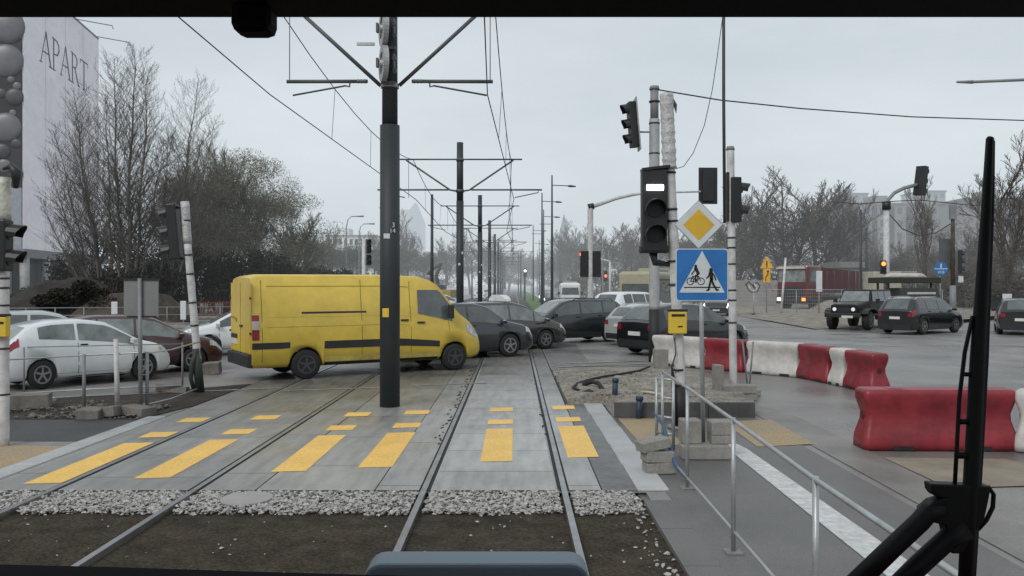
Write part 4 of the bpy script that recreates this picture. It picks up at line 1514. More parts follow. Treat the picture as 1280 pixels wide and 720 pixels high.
# C. tall pole 818 with tilted signal
Y = 24
x = gx(818, Y)
tc_ = thing('tall_signal_pole', 'tall grey-wrapped mast with a black foot, a tilted signal head and an overhead cable', 'signal pole', (x, Y, 0))
zt = gz(110, Y)
mb = MB()
wrapped_pole(mb, (0, 0, 1.5), (0, 0, zt - .9), .15, 9, wob=.03)
part('pole', mb, mat('wrap_grey', (.40, .41, .42), .55, var=.2, vs=4, bump=.4, bs=12), tc_)
part('pole_top', MB().tube((0, 0, zt - .9), (0, 0, zt), .12, .12, 14), GREYMETAL, tc_)
part('pole_cap', MB().tube((0, 0, zt - .05), (0, 0, zt + .05), .15, .13, 14), GREYMETAL, tc_)
part('pole_foot', MB().tube((0, 0, 0), (0, 0, 1.5), .17, .16, 14), mat('pole_black', (.02, .02, .022)), tc_)
bands(tc_, (0, 0, 0), (0, 0, zt), .15, (.6, .7, .76, .87, .95), BLACK, .04)
hd = signal_head(tc_, (0, 0, 0), 188, 1.3, 3, .36, depth=.22)
hd.location = (gx(791, Y) - x, 0, gz(156, Y))
hd.rotation_euler = (0, radians(-5), 0)
part('backplate', MB().box((.13, 0, 0), (.03, .55, 1.5)), mat('backplate_edge', (.35, .36, .36), .5), hd)
part('bracket', MB().tube((gx(797, Y) - x, 0, gz(165, Y)), (0, 0, gz(165, Y)), .025), GREYMETAL, tc_)
pts = [(gx(822, 24), 24, gz(112, 24)), (gx(900, 25), 25, gz(125, 25)), (gx(1000, 26.5), 26.5, gz(135.5, 26.5)), (gx(1140, 28.5), 28.5, gz(146, 28.5)), (gx(1280, 30), 30, gz(150.5, 30)), (gx(1420, 32), 32, gz(151, 32))]
single('overhead_cable', MB().path(pts, .022, 5), WIRE, 'overhead cable running from the tall grey mast out over the road', 'cable')

# D. gantry 738
Y = 37
x = gx(738, Y)
g_ = thing('signal_gantry', 'pale gantry pole with a long curved arm over the cars and twin black signals', 'signal gantry', (x, Y, 0))
mb = MB()
wrapped_pole(mb, (0, 0, 0), (0, 0, gz(258, Y)), .125, 4, wob=.02)
part('pole', mb, WHITEPOLE, g_)
pts = [(gx(q, Y) - x, 0, gz(p, Y)) for q, p in ((737, 259), (750, 255), (770, 248), (790, 243.5), (801, 242), (830, 240.5), (876, 239.5))]
part('arm', MB().path(pts, [.10, .09, .08, .07, .06, .05, .04], 10), WHITEPOLE, g_)
part('elbow', MB().path([(-.1, 0, gz(259, Y)), (.15, 0, gz(257.5, Y))], .14, 12), BLACK, g_)
h1 = signal_head(g_, (gx(885.5, Y) - x, .1, gz(232, Y)), 92, 1.38, 3, .5, back=True, depth=.25)
h1 = signal_head(g_, (gx(732, Y) - x - .06, .0, gz(330, Y)), 92, 1.15, 3, .36, depth=.25)
h1 = signal_head(g_, (gx(744, Y) - x + .06, .0, gz(330, Y)), 92, 1.15, 3, .36, depth=.25)
part('red_lamp', MB().disc((gx(726.5, Y) - x, -.1, gz(318, Y)), .08, (0, 1, 0), 12, .05), LITRED, g_)

# E. pole 913
Y = 16.3
x = gx(913, Y)
e_ = thing('signal_pole', 'slim white taped pole with a two-lamp signal seen side-on beside a dark cable', 'signal pole', (x, Y, 0))
zt = gz(185, Y)
mb = MB()
wrapped_pole(mb, (.06, 0, .1), (0, 0, zt), .075, 6, wob=.04)
part('pole', mb, WHITEPOLE, e_)
part('pole_cap', MB().tube((0, 0, zt - .04), (0, 0, zt + .03), .09, .07), GREYMETAL, e_)
part('base_plate', MB().disc((.06, 0, .05), .13, (0, 0, 1), 16, .1), GREYMETAL, e_)
bands(e_, (.06, 0, 0), (0, 0, zt), .077, (.30, .39, .43, .535, .6, .64), BLACK, .03)
signal_head(e_, (gx(918, Y) - x, 0, gz(250, Y)), 8, .88, 2, .26)
part('backplate', MB().box((gx(909, Y) - x, .03, gz(246, Y)), (.05, .2, .95)), BLACK, e_)
xc = gx(906.5, Y)
single('dark_mast_cable', MB().path([(xc, Y + .12, gz(-60, Y)), (xc + .0, Y + .12, gz(120, Y)), (xc + .02, Y + .12, gz(278, Y))], .032, 8), WIRE, 'dark vertical cable rising past the slim white signal pole', 'cable')
pts = [(gx(a, Y), Y + .1, gz(b, Y)) for a, b in ((905, 18), (898, 70), (892, 110), (882, 155), (868, 190), (856, 207), (846, 210))]
single('loose_wire', MB().path(pts, .008, 5), WIRE, 'thin loose wire looping down between the taped poles', 'wire')

# F. pole 1107 with curved arm
Y = 50
x = gx(1108, Y)
f_ = thing('signal_gantry', 'pale pole with a short curved arm holding a signal seen from behind, above the jeep', 'signal gantry', (x, Y, 0))
part('pole', MB().tube((.0, 0, 0), (0, 0, gz(258, Y)), .19, .16, 14), WHITEPOLE, f_)
pts = [(gx(a, Y) - x, 0, gz(b, Y)) for a, b in ((1108, 260), (1110, 250), (1118, 241), (1130, 235), (1146, 231))]
part('arm', MB().path(pts, .11, 10), GREYMETAL, f_)
part('collar', MB().tube((0, 0, gz(262, Y)), (0, 0, gz(252, Y)), .25), BLACK, f_)
hh = signal_head(f_, (0, 0, 0), 30, 1.75, 3, .62, depth=.35)
hh.location = (gx(1151, Y) - x, 0, gz(226, Y))
hh.rotation_euler = (0, radians(7), 0)
signal_head(f_, (gx(1102, Y) - x, -.2, gz(334, Y)), -95, .8, 2, .32, lit=0, litm=LITAMB, visors=False)
pts = [(gx(1040, Y), Y, gz(252, Y)), (gx(1074, Y), Y, gz(255, Y)), (gx(1108, Y), Y, gz(252, Y)), (gx(1150, Y + 2), Y + 2, gz(250, Y + 2)), (gx(1215, Y + 5), Y + 5, gz(256.5, Y + 5)), (gx(1300, Y + 10), Y + 10, gz(256, Y + 10))]
single('overhead_cable', MB().path(pts, .03, 5), WIRE, 'dark cable strung across above the jeep and the black crossover', 'cable')
pts = [(gx(a, 52), 52, gz(b, 52)) for a, b in ((1112, 268), (1128, 286), (1150, 295), (1170, 291), (1188, 280))]
single('slack_cable', MB().path(pts, .035, 5), WIRE, 'slack cable sagging between the curved-arm pole and the wooden mast', 'cable')

# G. mast 1190 with signal and round blue sign
Y = 52
x = gx(1191, Y)
m_ = thing('wooden_mast', 'dark mast beyond the black crossover with a small signal and pale base', 'mast', (x, Y, 0))
part('pole', MB().tube((0, 0, 2.0), (0, 0, gz(261, Y)), .13, .11), BARK, m_)
part('pole_base', MB().tube((0, 0, 0), (0, 0, 2.2), .2, .18), GREYMETAL, m_)
part('mast_box', MB().box((0, 0, gz(265, Y)), (.35, .3, .9)), GREYMETAL, m_)
signal_head(m_, (gx(1200, Y) - x, 0, gz(327, Y)), -20, 1.45, 3, .42)
part('side_panel', MB().box((gx(1186, Y) - x, .3, gz(318, Y)), (.9, .05, 2.0)), mat('panel_grey', (.10, .105, .11), .6), m_)
part('small_plate', MB().box((gx(1201, Y) - x, 0, gz(349, Y)), (.3, .04, .4)), SIGNWHITE, m_)
Y = 50
x = gx(1176, Y)
rs = thing('round_sign', 'round blue path sign on a thin post near the dark mast', 'road sign', (x, Y, 0))
part('post', MB().tube((0, .06, 0), (0, .06, gz(336, Y)), .04), GREYMETAL, rs)
pl = part('sign_disc', MB().disc((0, 0, gz(336, Y)), .40, (0, 1, 0), 26, .03), SIGNBLUE, rs)
z_ = gz(336, Y)
fm = MB()
limb(fm, [(-.38, 0), (.38, 0)], .05, f=lambda a, b: (a, -.022, z_ + b))
dot(fm, (0, .26), .05, f=lambda a, b: (a, -.022, z_ + b))
limb(fm, [(0, .2), (0, .08)], .09, f=lambda a, b: (a, -.022, z_ + b))
dot(fm, (-.1, -.2), .08, hole=.05, f=lambda a, b: (a, -.022, z_ + b))
dot(fm, (.12, -.2), .08, hole=.05, f=lambda a, b: (a, -.022, z_ + b))
part('path_pictogram', fm, SIGNWHITE, pl)

# H. leaning pole at the far track
Y = 17.1
x = gx(250, Y)
zt = gz(252, Y)
xt = gx(231, Y) - x
l_ = thing('leaning_signal_pole', 'leaning white taped pole with a black three-lamp signal near the maroon car', 'signal pole', (x, Y, 0))
mb = MB()
wrapped_pole(mb, (0, 0, .1), (xt * .82, 0, zt * .78), .075, 11, wob=.05)
part('pole', mb, WHITEPOLE, l_)
mb = MB()
wrapped_pole(mb, (xt * .82, 0, zt * .78), (xt, 0, zt), .085, 12, wob=.1)
part('plastic_wrap', mb, WRAP, l_)
part('pole_base', MB().tube((0, 0, 0), (xt * .25, 0, .9), .095, .085), mat('base_green', (.03, .04, .035), .6), l_)
part('base_rag', MB().path([(-.05, -.06, .85), (-.12, -.08, .6), (-.16, -.08, .3), (-.1, -.05, 0.02)], [.03, .06, .045, .04], 8), mat('base_green', (.03, .04, .035), .6), l_)
bands(l_, (0, 0, 0), (xt, 0, zt), .08, (.35, .47, .62, .72, .9), BLACK, .03)
hd = signal_head(l_, (0, 0, 0), 184, 1.14, 3, .28)
hd.location = (gx(218, Y) - x, 0, gz(290, Y))
hd.rotation_euler = (0, radians(-5), 0)
part('bracket', MB().tube((gx(216, Y) - x, 0, gz(260, Y)), (xt, 0, gz(258, Y)), .03), BLACK, l_)
part('bracket', MB().tube((gx(222, Y) - x, 0, gz(322, Y)), (xt * .8, 0, gz(324, Y)), .03), BLACK, l_)

# I. far-left pole
Y = 11.4
x = gx(5, Y)
i_ = thing('signal_pole', 'thick white taped pole with a yellow button box and hooded signal near the advertising block', 'signal pole', (x, Y, 0))
mb = MB()
wrapped_pole(mb, (0, 0, 0), (0, 0, gz(238, Y)), .066, 14, wob=.05)
part('pole', mb, WHITEPOLE, i_)
bands(i_, (0, 0, 0), (0, 0, gz(220, Y)), .068, (.19, .36, .52, .585, .62), BLACK, .025)
part('plastic_wrap', wrapped_pole(MB(), (0, 0, gz(275, Y)), (0, 0, gz(222, Y)), .09, 15, wob=.15), mat('wrap_cream', (.58, .58, .50), .4, var=.2, vs=6, bump=.6, bs=16, bd=.03), i_)
signal_head(i_, (gx(4, Y) - x, -.03, gz(307, Y)), 5, .70, 2, .24)
part('button_box', MB().box((.0, -.10, gz(408, Y)), (.24, .11, .27)), BOXYEL, i_, None, .012)
part('button_box_cap', MB().box((.0, -.10, gz(393.5, Y)), (.25, .12, .03)), BLACK, i_)
part('button_label', MB().box((0, -.158, gz(403, Y)), (.18, .004, .03)), BLACK, i_)
part('loudspeaker', MB().path([(.02, -.05, gz(212, Y)), (.13, -.05, gz(208, Y)), (.2, -.05, gz(216, Y)), (.19, -.05, gz(236, Y))], [.02, .05, .075, .03], 10), BLACK, i_)

# J. white marker post, sign backs
Y = 14.5
single('marker_post', MB().tube((0, 0, 0), (-.03, 0, 1.26), .042, .04, 12), WHITEPOLE, 'thin plain white post standing in front of the white hatchback', 'post', loc=(gx(147, Y), Y, 0))
Y = 14.4
x = gx(176, Y)
t = thing('sign_post', 'thin grey post with two square sign boards seen from behind near the leaning pole', 'road sign', (x, Y, 0))
part('post', MB().tube((0, 0, 0), (-.02, 0, gz(348, Y)), .035, .033, 12), GREYMETAL, t)
part('sign_board', MB().box((gx(164, Y) - x, -.0 + .05, gz(373, Y)), (.30, .02, .66)), SIGNBACK, t, None, .008)
part('sign_board', MB().box((gx(186, Y) - x, .05, gz(373, Y)), (.30, .02, .66)), SIGNBACK, t, None, .008)
part('cross_bar', MB().box((-.0, .03, gz(349, Y)), (.63, .03, .03)).box((-.0, .03, gz(396, Y)), (.5, .03, .03)), BLACK, t)

# K. orange temporary signs
Y = 62
x = gx(958.5, Y)
t = thing('works_sign', 'orange warning triangle above an orange lane shift board at the site fence', 'road sign', (x, Y, 0))
part('post', MB().tube((0, .05, 0), (0, .05, gz(322, Y)), .035), GREYMETAL, t)
zc = gz(329, Y)
b1 = part('warning_triangle', MB().prism([(-.5, -.0, zc - .38), (.5, 0, zc - .38), (0, 0, zc + .52)], (0, .03, 0)), SIGNORG, t)
part('exclamation_mark', MB().box((0, -.01, zc - .02), (.09, .01, .36)).box((0, -.01, zc - .28), (.09, .01, .09)), SIGNBLACK, b1)
zc = gz(344.5, Y)
b2 = part('lane_shift_board', MB().box((0, .0, zc), (.52, .03, .98)), SIGNORG, t)
fm = MB()
limb(fm, [(-.08, -.38), (-.08, -.1), (.08, .1), (.08, .34)], .07, f=lambda a, b: (a, -.022, zc + b))
fm.poly([(-.04, -.022, zc + .26), (.2, -.022, zc + .26), (.08, -.022, zc + .43)])
part('arrow', fm, SIGNBLACK, b2)
Y = 41
t = thing('arrow_board', 'white and red striped arrow board standing near the black hatchback at the road edge', 'traffic board', (gx(1259, 44), 44, 0))
bo = part('board', MB().box((0, 0, 1.05), (.5, .05, 1.4)), SIGNWHITE, t, None, .05)
fm = MB()
limb(fm, [(-.12, .6), (.12, .9), (-.1, 1.2), (.1, 1.5)], .10, f=lambda a, b: (a, -.03, b))
part('curved_stripe', fm, SIGNBLACK, bo)
part('foot', MB().box((0, 0, .12), (.8, .4, .24)), RUBBER, t, None, .03)
t = thing('delineator_board', 'tall white board on a post in front of the red tipper truck', 'traffic board', (gx(1024, 60), 60, 0))
part('board', MB().box((0, 0, 2.5), (.42, .05, 1.5)), SIGNWHITE, t)
part('post', MB().tube((0, .04, 0), (0, .04, 2.2), .04), GREYMETAL, t)
t = single('fence_pole', MB().tube((0, 0, 0), (.35, 0, 4.2), .09, .08), WHITEPOLE, 'slightly leaning white pole at the site fence beside the orange signs', 'pole', loc=(gx(976, 60), 60, 0))

# distant signals
Y = 55
t = thing('signal_pole', 'distant white pole with a dark signal above the yellow van roof', 'signal pole', (gx(455, Y), Y, 0))
part('pole', MB().tube((0, 0, 0), (0, 0, gz(298, Y)), .16, .14), WHITEPOLE, t)
signal_head(t, (.32, 0, gz(308, Y)), -70, .95, 3, .3)
signal_head(t, (.32, 0, gz(325, Y)), -70, .7, 2, .3)
Y = 88
t = thing('signal_gantry', 'far pale gantry with a red lamp lit beside the bus', 'signal gantry', (gx(762.5, Y), Y, 0))
part('pole', MB().tube((0, 0, 0), (0, 0, gz(327, Y)), .13, .11), WHITEPOLE, t)
part('arm', MB().path([(0, 0, gz(327, Y)), (-.4, 0, gz(325.5, Y)), (-1.1, 0, gz(324, Y))], .08), WHITEPOLE, t)
signal_head(t, (gx(757, Y) - gx(762.5, Y), 0, gz(345, Y)), -90, 1.1, 3, .4, lit=1, visors=False)
Y = 120
t = thing('signal_pole', 'tiny dark signal pole with a white bar lamp at the end of the tram line', 'signal pole', (gx(656, Y), Y, 0))
part('pole', MB().tube((0, 0, 0), (0, 0, gz(335, Y)), .12), DKMETAL, t)
signal_head(t, (.05, -.1, gz(341, Y)), -90, 1.1, 2, .45, lit=0, litm=LITWHITE, visors=False)

# ------------------------------------------------------------------ catenary
XP = -2.26


def cat_pole(Y, near=False, idx=0):
    lab = ('thick dark catenary pole standing between the tracks at the near crossing, round tension wheels on top',
           'second catenary pole along the line, first with a full cross frame',)[0 if near else 1]
    return Y


# near pole
t = thing('catenary_pole', 'thick dark catenary pole rising from the crossing slabs in front of the yellow van', 'catenary pole', (XP, 15.1, 0), group='catenary poles between the tracks')
part('pole', MB().tube((0, 0, 0), (0, 0, gz(157, 15.1)), .182, .178, 28), DKMETAL, t)
part('pole_top', MB().tube((0, 0, gz(157, 15.1)), (0, 0, 8.2), .142, .135, 24), DKMETAL, t)
zc = gz(107, 15.1)
part('clamp_ring', MB().tube((0, 0, zc - .05), (0, 0, zc + .03), .165, .165, 24), GALV, t)
za = gz(102, 15.1)
for sd in (1, -1):
    part('cross_arm', MB().tube((sd * .40, -.02, za), (sd * 1.87, 0, za), .033, .033, 10), ARMMETAL, t)
    part('strut', MB().tube((sd * .17, 0, zc), (sd * 1.72, 0, zc + 1.42), .036, .036, 10), ARMMETAL, t)
    part('cross_arm', MB().tube((sd * .14, 0, 7.3), (sd * 2.3, 0, 7.3), .03, .03, 10), ARMMETAL, t)
    part('steady_arm', MB().path([(sd * .72, -.02, za), (sd * .73, -.02, za - .10), (sd * .8, -.02, za - .08), (sd * 1.76, 0, za - .25)], .017, 8), ARMMETAL, t)
    part('hanger', MB().tube((sd * 1.82, 0, za), (sd * 1.82, 0, 7.3), .008, .008, 6), ARMMETAL, t)
    part('insulator', MB().path([(sd * (.42 + k_ * .03), -.02, za) for k_ in range(7)], [.030 + .010 * (k_ % 2) for k_ in range(7)], 10), mat('insul', (.12, .12, .13), .4), t)
for zc2 in (gz(84, 15.1), gz(41, 15.1)):
    wl = MB()
    wl.disc((0, 0, 0), .32, (1, 0, 0), 30, .09, .20)
    wl.disc((0, 0, 0), .06, (1, 0, 0), 12, .16)
    for k_ in range(4):
        a = k_ * pi / 2 + .4
        wl.box((0, .13 * cos(a), .13 * sin(a)), (.05, .26 * abs(cos(a)) + .03, .26 * abs(sin(a)) + .03))
    q = part('tension_wheel', wl, mat('pulley_grey', (.40, .41, .42), .5, .2), t)
    q.location = (-.07, -.26, zc2)
    q.rotation_euler = (0, 0, radians(18))
    part('wheel_hanger', MB().box((.11, -.22, zc2), (.025, .1, .34)).box((.11, -.22, zc2 + .1), (.07, .06, .07)).box((.12, -.22, zc2 - .12), (.07, .06, .07)), ARMMETAL, t)
    part('wheel_guide', MB().box((-.19, -.22, zc2 + .02), (.04, .1, .16)), ARMMETAL, t)
    part('wheel_bracket', MB().box((0, -.2, zc2 - .33), (.26, .06, .05)), ARMMETAL, t)
part('side_bracket', MB().box((-.42, -.1, gz(57, 15.1)), (.32, .05, .05)), GALV, t)
part('notice_box', MB().box((gx(482, 14.9) + 2.26, -.19, gz(391, 14.9)), (.115, .03, .16)), BOXYEL, t, None, .005)
part('sticker', MB().box((-.03, -.181, gz(295, 14.92)), (.11, .012, .09)), SIGNWHITE, t)
text_part('3', .12, SIGNWHITE, t, (.09, -.178, gz(284, 14.93)), (radians(90), 0, 0), 'digit')
text_part('14', .11, SIGNWHITE, t, (.075, -.182, gz(291, 14.93)), (radians(90), 0, 0), 'digit')

CY = [33.5, 53, 73.5, 93, 112, 131, 152, 176, 202]
ords = ['second', 'third', 'fourth', 'fifth', 'sixth', 'seventh', 'eighth', 'ninth', 'tenth']
proto = None
for i, Y in enumerate(CY):
    lab = ords[i] + ' dark catenary pole along the tram line counted from the crossing'
    if proto is None:
        proto = thing('catenary_pole', lab, 'catenary pole', (-2.19, Y, 0), group='catenary poles between the tracks')
        t = proto
        part('pole', MB().tube((0, 0, 0), (0, 0, 5.6), .15, .148, 18).tube((0, 0, 5.6), (0, 0, 7.95), .135, .13, 18), DKMETAL, t)
        part('cross_arm', MB().tube((-2.5, -.14, 7.25), (2.5, -.14, 7.25), .032, .032, 8), ARMMETAL, t)
        for sd in (1, -1):
            part('cross_arm', MB().tube((sd * .45, -.14, 6.03), (sd * 3.3, -.14, 6.03), .034, .034, 8), ARMMETAL, t)
            part('strut', MB().path([(sd * .13, -.14, 5.98), (sd * .38, -.14, 6.02), (sd * 2.15, -.14, 7.22)], .036, 8), ARMMETAL, t)
            part('steady_arm', MB().path([(sd * 3.15, -.14, 6.03), (sd * 3.15, -.14, 5.92), (sd * 2.2, -.14, 5.72)], .02, 6), ARMMETAL, t)
            part('hanger', MB().tube((sd * 2.05, -.14, 5.7), (sd * 2.05, -.14, 7.25), .010, .010, 5), ARMMETAL, t)
        part('clamp_ring', MB().tube((0, 0, 5.94), (0, 0, 6.06), .165, .165, 16).tube((0, 0, 7.19), (0, 0, 7.31), .155, .155, 16), ARMMETAL, t)
        part('sticker', MB().box((-.02, -.15, 3.05), (.09, .012, .09)).box((.1, -.13, 3.5), (.06, .012, .1)), SIGNWHITE, t)
    else:
        c = copy_tree(proto)
        c['label'] = lab
        c.location = (-2.19, Y, 0)

allY = [-25, -5, 15.1] + CY
for tx, nm in ((-.22, 'own'), (-4.17, 'far')):
    pts, ptm, drs = [], [], []
    for i in range(len(allY) - 1):
        a, b = allY[i], allY[i + 1]
        for k_ in range(8):
            t_ = k_ / 8
            y = a + (b - a) * t_
            zig = (-.27 if i % 2 == 0 else .2) * (1 - t_) + (.2 if i % 2 == 0 else -.27) * t_
            pts.append((tx + zig, y, 5.66))
            zm = 7.25 - .55 * 4 * t_ * (1 - t_)
            ptm.append((tx + zig * .5, y, zm))
            if k_ in (2, 4, 6) and y > 4:
                drs.append(MB().tube((tx + zig, y, 5.66), (tx + zig * .5, y, zm), .006 if y < 60 else .01, None, 4))
    r = .013
    rad = [.0075 + max(0, p[1]) * .00020 for p in pts]
    w1 = thing('contact_wire', 'pair of overhead wires with droppers above the ' + ('track the tram runs on' if nm == 'own' else 'other track, past the bare trees'), 'overhead wire', (0, 0, 0), group='overhead wires of the two tracks')
    part('contact_line', MB().path(pts, rad, 5), WIRE, w1)
    part('messenger_line', MB().path(ptm, rad, 5), WIRE, w1)
    for dr in drs:
        part('dropper', dr, WIRE, w1)

# street lamps and masts
LP = None
labs = ['nearest tall dark street lamp on the grass verge beside the line', 'second tall dark street lamp on the verge', 'third dark street lamp on the verge, thinner in the haze', 'fourth dark street lamp on the verge, hazy',
        'fifth street lamp on the verge, pale with haze', 'faint sixth street lamp on the verge near the spire', 'very faint seventh street lamp on the verge']
for i, (px, ty, arm) in enumerate(((690, 219, 1.9), (677.5, 241, 1.8), (679.5, 262, 1.7), (666.5, 281, 1.7), (674, 300, 1.7), (671.5, 312, 1.6), (664, 318, 1.6))):
    Y = (11.0 - H) * F / (357 - ty)
    if LP is None:
        LP = thing('street_lamp', labs[0], 'street lamp', (gx(px, Y), Y, 0), group='dark street lamps on the verge')
        part('pole', MB().path([(0, 0, 0), (0, 0, 5), (0, 0, 11)], [.13, .10, .055], 10), DKMETAL, LP)
        part('lamp_arm', MB().path([(0, 0, 10.2), (1.3, 0, 10.15)], .035, 8), DKMETAL, LP)
        part('lamp_arm', MB().path([(-.05, 0, 7.2), (.1, 0, 7.2)], .05, 8).path([(0, 0, 7.1), (-1.0, 0, 7.1)], .025, 6), DKMETAL, LP)
        part('lamp_head', MB().path([(1.25, 0, 10.14), (1.45, 0, 10.13), (1.9, 0, 10.1)], [.05, .1, .05], 8), DKMETAL, LP)
    else:
        c = copy_tree(LP)
        c['label'] = labs[i]
        c.location = (gx(px, Y), Y, 0)
LP = None
for i, (px, ty, Y) in enumerate(((433, 270, 82), (449, 279, 92), (742, 288, 110))):
    lab = ('pale street lamp rising behind the yellow van, the taller of two', 'pale street lamp just behind the taller one over the van', 'pale street lamp among the bare trees above the twin signals')[i]
    if LP is None:
        LP = thing('street_lamp', lab, 'street lamp', (gx(px, Y), Y, 0), group='pale street lamps')
        part('pole', MB().path([(0, 0, 0), (0, 0, 8), (.15, 0, 8.7), (.5, 0, 9.0)], [.09, .06, .05, .04], 8), GALV, LP)
        part('lamp_head', MB().path([(.45, 0, 9.0), (.9, 0, 9.02), (1.7, 0, 9.02)], [.04, .05, .09], 8), GREYMETAL, LP)
    else:
        c = copy_tree(LP)
        c['label'] = lab
        c.location = (gx(px, Y), Y, 0)
        if i == 2:
            c.rotation_euler.z = pi
            c.location.x += 1.2
for px, ty, by, Y, lab in ((540, 243, 0, 60, 'plain thin dark mast rising beyond the van cab'), (648, 315, 0, 180, 'hazy dark mast at the end of the tram line'), (789, 300, 0, 120, 'thin dark mast in front of the far trees by the bus'),
                           (1076, 262, 0, 70, 'thin grey mast beside the red tipper truck'), (1083, 285, 0, 74, 'second thin mast behind the red tipper truck'), (700, 320, 0, 150, 'short hazy mast beneath the church spire'),
                           (651, 315, 0, 150, 'dark mast standing by the tiny lit tram signal'), (590, 325, 0, 130, 'faint mast seen between the second and third catenary poles')):
    single('mast', MB().path([(0, 0, 0), (0, 0, gz(ty, Y))], [.14, .09], 8), DKMETAL, lab, 'mast', loc=(gx(px, Y), Y, 0))
t = thing('street_lamp', 'grey lamp arm reaching in high above the road opposite the wiper', 'street lamp', (gx(1345, 26), 26, 0))
part('pole', MB().path([(0, 0, 0), (0, 0, gz(96, 26))], [.11, .07], 10), GALV, t)
part('lamp_arm', MB().path([(0, 0, gz(97, 26)), (gx(1215, 26) - gx(1345, 26), 0, gz(102.5, 26))], [.05, .045], 8), GREYMETAL, t)
part('lamp_head', MB().path([(gx(1216, 26) - gx(1345, 26), 0, gz(102.5, 26)), (gx(1196, 26) - gx(1345, 26), 0, gz(102.5, 26))], [.06, .035], 8), GREYMETAL, t)

# ------------------------------------------------------------------ plastic barriers


def barrier(x0, y0, x1, y1, red, label, hz=.80, hw=.24):
    a, b = Vector((x0, y0, 0)), Vector((x1, y1, 0))
    d = (b - a).normalized()
    L = (b - a).length
    prof = [(0, 1.0, .0), (.10, 1.0, .0), (.2, .97, .005), (.33, .85, .03), (.48, .71, .06), (.60, .69, .065), (.73, .79, .035), (.84, .84, .01), (.92, .84, .01), (.97, .80, .015), (1.0, .70, .035)]
    rings = []
    n = 7
    for z, kw, ki in prof:
        hl = L / 2 - ki - .01
        w_ = hw * kw
        r = .07
        ring = []
        for sx, sy, a0 in ((1, 1, 0), (-1, 1, 90), (-1, -1, 180), (1, -1, 270)):
            for k_ in range(n):
                t = radians(a0 + 90 * k_ / (n - 1))
                ring.append((sx * (hl - r) + r * cos(t), sy * (w_ - r) + r * sin(t), z * hz))
        # moulded dents on the long sides
        def side(x_from, x_to, sy):
            out = []
            for q in range(1, 16):
                xx = x_from + (x_to - x_from) * q / 16
                dent = 0
                if .14 < z < .8 and L > .9:
                    for cxx in (-.27 * L, .27 * L):
                        dd = abs(xx - cxx) / .17
                        if dd < 1:
                            dent = .022 * (1 - dd * dd)
                    dent += .006 * mnoise.noise(Vector((xx * 3 + x0, z * 3, sy)))
                out.append((xx, sy * (w_ - dent), z * hz))
            return out
        a_, b_ = ring[:n * 2], ring[n * 2:]
        ring = ring[:n] + side(ring[n - 1][0], ring[n][0], 1) + ring[n:3 * n] + side(ring[3 * n - 1][0], ring[3 * n][0], -1) + ring[3 * n:]
        rings.append(ring)
    t_ = thing('plastic_barrier', label, 'barrier', ((x0 + x1) / 2, (y0 + y1) / 2, 0), math.atan2(d.y, d.x), 'red and white plastic road barriers')
    m_ = REDPLAST if red else WHITEPLAST
    mb = MB()
    mb.loft(rings, True, True, True)
    bdy = part('body', mb, m_, t_)
    for sx in (-1, 1):
        if L > .9:
            part('top_lug', MB().box((sx * L * .27, 0, hz - .004), (.2, hw * 1.0, .025)), m_, t_, None, .01)
        for sy in (-1, 1):
            part('fork_slot', MB().box((sx * L * .25, sy * (hw - .005), .028), (min(.26, L * .2), .02, .055)), RUBBER, t_)
        part('coupling_socket', MB().disc((sx * (L / 2 - .074), 0, hz * .55), .055, (1, 0, 0), 14, .03), mat('red_deep', (.09, .01, .014)) if red else mat('white_deep', (.2, .2, .2)), t_)
    return t_


seq = [((3.98, 23.5), (4.52, 22.85), 0, 'white barrier segment at the start of the row behind the tram signal pole'),
       ((4.54, 22.83), (5.08, 22.15), 0, 'short white barrier beside the blue crossing sign post'),
       ((5.1, 22.12), (5.93, 21.15), 1, 'red barrier between the sign post and the slim white pole'),
       ((5.95, 21.1), (6.95, 20.0), 0, 'long white barrier in the middle of the curved row'),
       ((6.95, 20.0), (7.22, 18.7), 1, 'red barrier next to the narrow white one in the curved row'),
       ((7.22, 18.7), (7.33, 18.1), 0, 'narrow white barrier squeezed between two red ones'),
       ((7.33, 18.1), (7.50, 17.0), 1, 'red barrier with a socket hole ending the curved row'),
       ((4.66, 11.3), (6.72, 11.25), 1, 'big red barrier in front of the footway, closest to the tram'),
       ((6.74, 11.2), (7.9, 10.2), 0, 'white barrier behind the wiper, joined to the big red one')]
for (a, b, red, lab) in seq:
    barrier(a[0], a[1], b[0], b[1], red, lab)

# ------------------------------------------------------------------ railings
rail_t = thing('metal_railing', 'galvanised pedestrian railing running beside the tram towards the signal poles', 'railing', (0, 0, 0))
top = [(1.69, 2.6, 1.08), (1.72, 4.75, 1.08), (1.80, 6.84, 1.085), (1.86, 8.8, 1.09), (1.90, 10.7, 1.085)]
part('top_rail', MB().path(top, .0165, 10), GALV, rail_t)
part('lower_rail', MB().path([(1.76, 4.9, .20), (1.79, 6.0, .18), (1.84, 8.3, .14), (1.89, 10.5, .09)], .014, 8), GALV, rail_t)
for xx, yy, z in ((1.69, 2.8, 1.08), (1.72, 4.75, 1.08), (1.80, 6.84, 1.085), (1.87, 9.0, 1.085), (1.90, 10.68, 1.085)):
    part('post', MB().tube((xx, yy, 0), (xx, yy, z + .02), .019, .019, 12), GALV, rail_t)
    part('foot_plate', MB().box((xx, yy, .004), (.14, .14, .012)), mat('foot_concrete', (.22, .22, .215), .8, var=.25, vs=9), rail_t)
